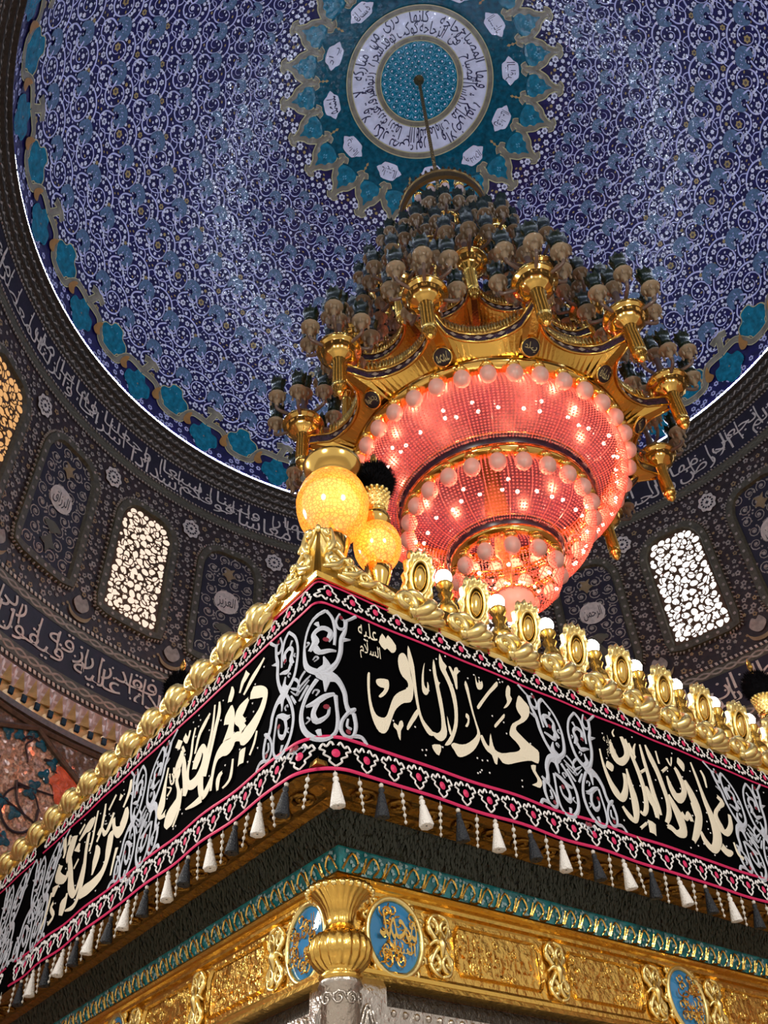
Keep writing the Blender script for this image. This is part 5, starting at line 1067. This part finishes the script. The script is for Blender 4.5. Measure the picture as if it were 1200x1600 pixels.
# corner acroterion
ac = MB(); OUTL = [(0, .215), (.022, .175), (.05, .145), (.085, .12), (.115, .09), (.17, .075), (.215, .05), (.28, .045), (.33, .02), (.37, .0), (0, 0)]
for face in (0, 1):
    P = smooth(np.array(OUTL[:-1]), 4); P = np.concatenate([P, [(0, 0)]]); n = len(P); V = np.concatenate([np.c_[P[:, 0], np.full(n, -.02) + .06 * P[:, 1], P[:, 1] + 2.02], np.c_[P[:, 0], np.full(n, .005) + .06 * P[:, 1], P[:, 1] + 2.02]])
    F = [f for f in fill(P)] + [[q + n for q in f] for f in fill(P)] + [[i, (i + 1) % n, n + (i + 1) % n, n + i] for i in range(n)]
    sw = (lambda A_: A_) if face == 0 else (lambda A_: np.asarray(A_)[:, [1, 0, 2]])
    ac.add(sw(V), F)
    ac.add(*tube(sw(np.c_[P[:-1, 0], np.full(n - 1, -.03) + .06 * P[:-1, 1], P[:-1, 1] + 2.02]), .011, 6))
    for (x, z, r, t, a0) in ((.045, .135, .03, 1.4, 0), (.05, .06, .042, 1.5, 2), (.12, .05, .036, -1.4, 1), (.115, .095, .018, 1.2, 3), (.185, .04, .030, 1.4, 0), (.25, .028, .022, -1.3, 2), (.305, .018, .015, 1.2, 0), (.015, .19, .014, 1.2, 1)):
        S = spiral((x, z), r, .006, a0, t, 16); ac.add(*tube(sw(np.c_[S[:, 0], np.full(16, -.034), S[:, 1] + 2.02]), np.linspace(.010, .006, 16), 6))
    for (x0, z0, x1, z1) in ((.0, .02, .09, .10), (.02, .10, .03, .22), (.08, .02, .17, .075), (.16, .01, .24, .055), (.06, .005, .14, .012), (.22, .008, .33, .012)):
        S = smooth(np.array([(x0, z0), ((x0 + x1) / 2 + .015, (z0 + z1) / 2 - .008), (x1, z1)]), 4); ac.add(*tube(sw(np.c_[S[:, 0], np.full(len(S), -.036), S[:, 1] + 2.02]), np.array([.006, .009, .012, .014, .014, .012, .009, .007, .004][:len(S)]), 6))
ac.add(*sphere((-.01, -.01, 2.238), .012, 8, 6, 1.6))
zb(ac, 'corner_acroterion', 'gold_pale', None, True, label='pierced gilded leaf ornament at the corner')

# ================================================================== BANNER
ZT, ZH = 2.0, 1.272
def cloth(s, z, off=0.):
    s = np.asarray(s, float); z = np.asarray(z, float) + 0 * s; off = np.asarray(off) + 0 * s; t = np.clip((ZT - z) / (ZT - ZH), 0, 1.2)
    r = .012 + .12 * t; q = np.abs(s); arc = PI * r / 4
    along = r + (q - arc); ang = np.clip(s / r, -PI / 4, PI / 4)   # 0 at the fold
    out_ = off + .004 * np.sin(s * 13 + z * 3) * t + .012 * t
    rc = r + out_
    cx_ = r - rc * np.sin(PI / 4 - ang) ; cy_ = r - rc * np.cos(PI / 4 - ang)
    straight = q > arc
    X = np.where(straight, np.where(s > 0, along, -out_), cx_); Y = np.where(straight, np.where(s > 0, -out_, along), cy_)
    return np.stack([X, Y, z], 1)
CE0, CE1 = 3.75, -2.50
banner = link('mourning_banner', None, loc=(ZX, ZY, 0), rz=ZROT, label='black velvet banner with cream Arabic calligraphy wrapped around the corner', cat='banner')
def sheet(s0, s1, n, parent):
    S = np.unique(np.concatenate([np.linspace(s0, s1, n), np.linspace(-.2, .2, 25) if s0 < 0 < s1 else [s0]])); Z = np.linspace(ZT, ZH, 15); b_ = MB(); k = len(S)
    for z in Z: b_.v.append(cloth(S, np.full(k, z))); 
    b_.n = k * 15; b_.f = [[j * k + i, j * k + i + 1, (j + 1) * k + i + 1, (j + 1) * k + i] for j in range(14) for i in range(k - 1)]; b_.m = [0] * len(b_.f)
    return b_.build('cloth', 'black_velvet', parent, True)
def calli(key, face, name_):
    s_ = Surf(cloth); sg = 1 if face == 'A' else -1
    for p in TR[key]:
        p = np.array(p, float) / 1000
        if p.shape[1] == 2: s_.poly(smooth(p, 2, True) * (sg, 1), .012)
        else: P = smooth(p[:, :2] * (sg, 1), 4); w = smooth(p[:, 2:3], 4)[:, 0]; s_.rib(P, np.maximum(w, .003), .010, .004)
    return s_
def pillar(c, parent, sgn=(1, -1)):
    s_ = Surf(cloth); d_ = Surf(cloth)
    for q in sgn:
        for p in TR['P']:
            p = np.array(p, float) / 1000; h = p[:, 0] + .07
            P = smooth(np.c_[c + q * h, p[:, 1] - .015], 4); s_.rib(P, np.maximum(smooth(p[:, 2:3], 4)[:, 0], .004), .008, .004)
        for p in TR['Pd']: p = np.array(p[0], float) / 1000; s_.disc((c + q * (p[0] + .07), p[1] - .015), lobed(.009, .009, 2, 0, 8), .014, 1)
    s_.build('silver_arabesque', ['silver_thread', 'garnet'], parent, label='silver thread arabesque pillar')
def motif(c, up, parent):
    s_ = Surf(cloth); y = 1.939 if up else 1.343; q = -.86 if up else 1
    # pointed leaf outline with curled base
    L = [(0, -.052), (.018, -.036), (.016, -.026), (.034, -.014), (.030, -.004), (.046, .004)]; 
    for sg in (1, -1):
        s_.rib([(c + sg * x, y + q * v) for x, v in L], .0062, .008, .004, 0, 3)
        s_.rib([(c + sg * .046, y + q * .004), (c + sg * .036, y + q * .020), (c + sg * .026, y + q * .012), (c + sg * .014, y + q * .028), (c + sg * .006, y + q * .016)], .0068, .008, .004, 0, 4)
    s_.disc((c, y - q * .010), lobed(.0125, .014, 2, 0, 12), .010, 1, .005)
    s_.build('leaf_motif', ['white_thread', 'pink_thread'], parent)
def lines(s0, s1, parent):
    n = int(abs(s1 - s0) / .04); S = np.linspace(s0, s1, n); S = np.sort(np.concatenate([S, np.linspace(-.1, .1, 21)])) if min(s0, s1) < 0 < max(s0, s1) else S
    for z, w in ((1.988, .007), (1.898, .010), (1.388, .012), (1.283, .012)):
        g = Surf(cloth); g.rib(np.c_[S, np.full(len(S), z) + .002 * np.sin(S * 17)], w, .006, .005); g.build('pink_braid', 'pink_thread', parent, True)
sheet(CE1, CE0, 150, banner)
for key, face in (('A1', 'A'), ('A2', 'A'), ('B1', 'B'), ('B2', 'B')):
    s_ = calli(key, face, key)
    if key == 'A1':
        s_.text('عليه', .195, 1.838, .085, .085, .012); s_.text('السلام', .20, 1.755, .09, .075, .012)
    if key == 'A2': s_.text('عليه', 1.43, 1.79, .055, .05, .012); s_.text('السلام', 1.435, 1.735, .06, .05, .012)
    s_.build('calligraphy', 'cream_thread', banner, True, label='cream thread Arabic name')
for c in (-.07, 1.165, 2.33, 3.5, -1.24, -2.36): pillar(c, banner)
for k in range(36): motif(.035 + .1035 * k, True, banner); motif(.05 + .1035 * k, False, banner)
for k in range(24): motif(-.068 - .1035 * k, True, banner); motif(-.053 - .1035 * k, False, banner)
lines(CE1, CE0, banner)
RS = random.Random(3); sq_ = Surf(cloth)
for (s0, s1) in ((.17, .95), (1.38, 2.12), (2.55, 3.3), (-.30, -1.06), (-1.42, -2.2)):
    for _ in range(46): sq_.disc((RS.uniform(s0, s1), RS.uniform(1.41, 1.88)), lobed(.004, .004, 2, 0, 6), .009, 0, .004)
sq_.build('sequins', 'white_thread', banner, kind='stuff')
# fringe
def tassel(mat):
    b_ = MB(); b_.add(*tube([(0, 0, .035), (0, 0, -.005)], .003, 5)); b_.add(*lathe([(.003, .004), (.012, -.004), (.012, -.014), (.008, -.02), (.013, -.026), (.017, -.05), (.024, -.085), (.029, -.112), (.027, -.116), (.004, -.112)], 14, flute=(7, .06, 5, 8)), 0); return b_.mesh('tassel', mat, True)
TW, TB = tassel('tassel_white'), tassel('tassel_black')
CAP = MB().add(*sphere((0, 0, .010), .010, 8, 6)).mesh('tassel_bead', 'pearl', True)
def string_():
    b_ = MB(); b_.add(*tube([(0, 0, .02), (0, 0, -.10)], .0015, 4))
    for k in range(5): b_.add(*sphere((0, 0, -.004 - .022 * k), .0075 - .0006 * k, 8, 6, 1.15))
    return b_.mesh('bead_string', 'pearl', True)
BS = string_()
def hang(s, kind_, parent, dx=0.):
    p = cloth(np.array([s]), np.array([ZH]), np.array([0.]))[0] + np.array([dx, 0, -.012])
    if kind_ == 'b': o = link('bead_string', BS, parent, loc=p)
    else: o = link('tassel', TW if kind_ == 'w' else TB, parent, loc=p, label='white silk tassel' if kind_ == 'w' else 'black silk tassel'); link('tassel_bead', CAP, o); o.scale = (.8, .8, .8)
    o.rotation_euler = (rad(RS.uniform(-7, 7)), rad(RS.uniform(-7, 7)), RS.uniform(0, 6))
def fringe(s0, s1, parent):
    k0, k1 = math.ceil((s0 - .05) / .08), math.floor((s1 - .05) / .08)
    for k in range(k0, k1 + 1): hang(.05 + .08 * k, 'b' if k % 2 else ('w' if k % 4 == 0 else 'k'), parent)
fringe(CE1 + .02, CE0 - .02, banner)
ban2 = link('mourning_banner', None, loc=(ZX, ZY, 0), rz=ZROT, label='second black banner continuing at the far left end', cat='banner')
sheet(-3.75, -2.54, 40, ban2); pillar(-2.80, ban2); 
for k in range(10): motif(-2.66 - .1035 * k, True, ban2); motif(-2.66 - .1035 * k, False, ban2)
lines(-2.6, -3.75, ban2); fringe(-3.7, -2.58, ban2)

# ================================================================== VASES AND PLUMES
def wpos(x, y, z): c_, s_ = math.cos(ZROT), math.sin(ZROT); return (ZX + x * c_ - y * s_, ZY + x * s_ + y * c_, z)
def egg(r, h0, h1): return [(.30 * r, h0 * r * 1.02), (.45 * r, h0 * r * .93), (.72 * r, h0 * r * .70), (.92 * r, h0 * r * .35), (r, .05 * r), (.97 * r, h1 * r * .30), (.84 * r, h1 * r * .62), (.62 * r, h1 * r * .86), (.42 * r, h1 * r)]
v = link('amber_vase', None, loc=wpos(.20, .20, 2.03), label='large glowing amber glass vase with gold bowl top at the corner', cat='vase', group='amber vases on the cresting')
def vase_glass(o, r, zc): MB().add(*lathe([tuple(p) for p in smooth(np.array(egg(r, -1.22, 1.16)), 4)], 32, (0, 0, zc))).build('glass_body', 'amber', o, True)
vase_glass(v, .158, .60)
MB().add(*lathe([(.10, .0), (.11, .02), (.05, .06), (.04, .24), (.06, .33), (.075, .40), (.05, .44)], 24)).build('gold_foot', 'gold_smooth', v, True)
MB().add(*lathe([(.062, .725), (.075, .735), (.085, .745), (.075, .76), (.095, .78), (.120, .805), (.132, .835), (.136, .85), (.128, .855), (.10, .82), (.02, .80)], 32)).build('gold_bowl', 'gold_smooth', v, True)
point('vase_lamp', (.02, -.06, .565), 1.7, (1, .72, .30), .035, v)
def plumed(x, y, zbase, label, s_=1.):
    o = link('plumed_vase', None, loc=wpos(x, y, zbase), label=label, cat='vase', group='plumed vases on the cresting')
    MB().add(*lathe([(.07, 0), (.075, .02), (.035, .05), (.03, .20), (.05, .27), (.06, .32), (.03, .34)], 20)).build('gold_foot', 'gold_smooth', o, True)
    vase_glass(o, .105 * s_, .44)
    MB().add(*lathe([(.045, .555), (.062, .58), (.066, .605), (.055, .63), (.04, .645), (.05, .655)], 24)).build('gold_neck', 'gold_smooth', o, True)
    bk = MB().add(*lathe([(.042, .65), (.05, .68), (.056, .72), (.064, .765), (.06, .77), (.03, .765)], 20)); w_ = bk.build('basket', 'gold_pale', o, True)
    bb = MB()
    for j in range(6):
        for k in range(16):
            a = 2 * PI * (k + .5 * (j % 2)) / 16; r = .047 + .018 * j / 5; bb.add(*sphere((r * math.cos(a), r * math.sin(a), .665 + .019 * j), .0085, 6, 4))
    bb.build('basket_beads', 'gold_pale', w_, True, kind='stuff')
    pb = MB(); R_ = random.Random(int(x * 100)); pb.add(*lathe([(.055, .765), (.085, .80), (.092, .85), (.075, .90), (.03, .92), (.001, .922)], 20)); pl_ = pb.build('plume', 'plume', o, True)
    hb = MB()
    for _ in range(1500):
        a = R_.uniform(0, 2 * PI); t = R_.uniform(0, 1); z = .775 + .15 * t; r = .085 * math.sqrt(max(.05, 1 - ((t - .45) / .62) ** 2)); d = np.array([math.cos(a) * (1 - t * .6), math.sin(a) * (1 - t * .6), (t - .25) * 1.2 + R_.uniform(-.2, .3)]); d /= np.linalg.norm(d)
        p = np.array([r * math.cos(a), r * math.sin(a), z]); e = p + d * R_.uniform(.018, .034); n = np.cross(d, (0, 0, 1.)); n = n / (np.linalg.norm(n) + 1e-6) * .0022
        hb.add([p - n, p + n, e], [[0, 1, 2]])
    hb.build('plume_hair', 'plume', pl_, kind='stuff')
    MB().add(*lathe([(.001, .90), (.016, .925), (.022, .945), (.010, .96), (.018, .985), (.014, 1.02), (.004, 1.04), (.0005, 1.055)], 12)).build('finial', 'gold', o, True)
    point('vase_lamp', (0, -.035, .42), .8, (1, .70, .28), .03, o)
plumed(.425, .185, 2.062, 'small amber vase with gold neck and black plume right of the large vase')
plumed(.46, 2.17, 2.022, 'black plume with gold finial rising behind the left cresting')
plumed(3.47, .25, 2.062, 'gold basket with black plume at the right edge')
for i, (y_, z_) in enumerate(((1.33, 2.06), (2.02, 2.06))):
    R_ = random.Random(i); b_ = MB()
    for k in range(4):
        P = [(R_.uniform(-.02, .02), -.005 * k, .03 - .02 * j + R_.uniform(-.006, .006)) for j in range(5)]; P = np.array(P); V = np.concatenate([P - (.016, 0, 0), P + (.016, .01, 0)]); b_.add(V, [[j, j + 1, j + 6, j + 5] for j in range(4)])
    o = b_.build('green_ribbon', 'green_cloth', None, loc=wpos(-.02, y_, z_), rz=ZROT - PI / 2, label=('scrap of green cloth tied to the left cresting below the plume', 'scrap of green cloth tied to the left cresting near its far end')[i], cat='ribbon')
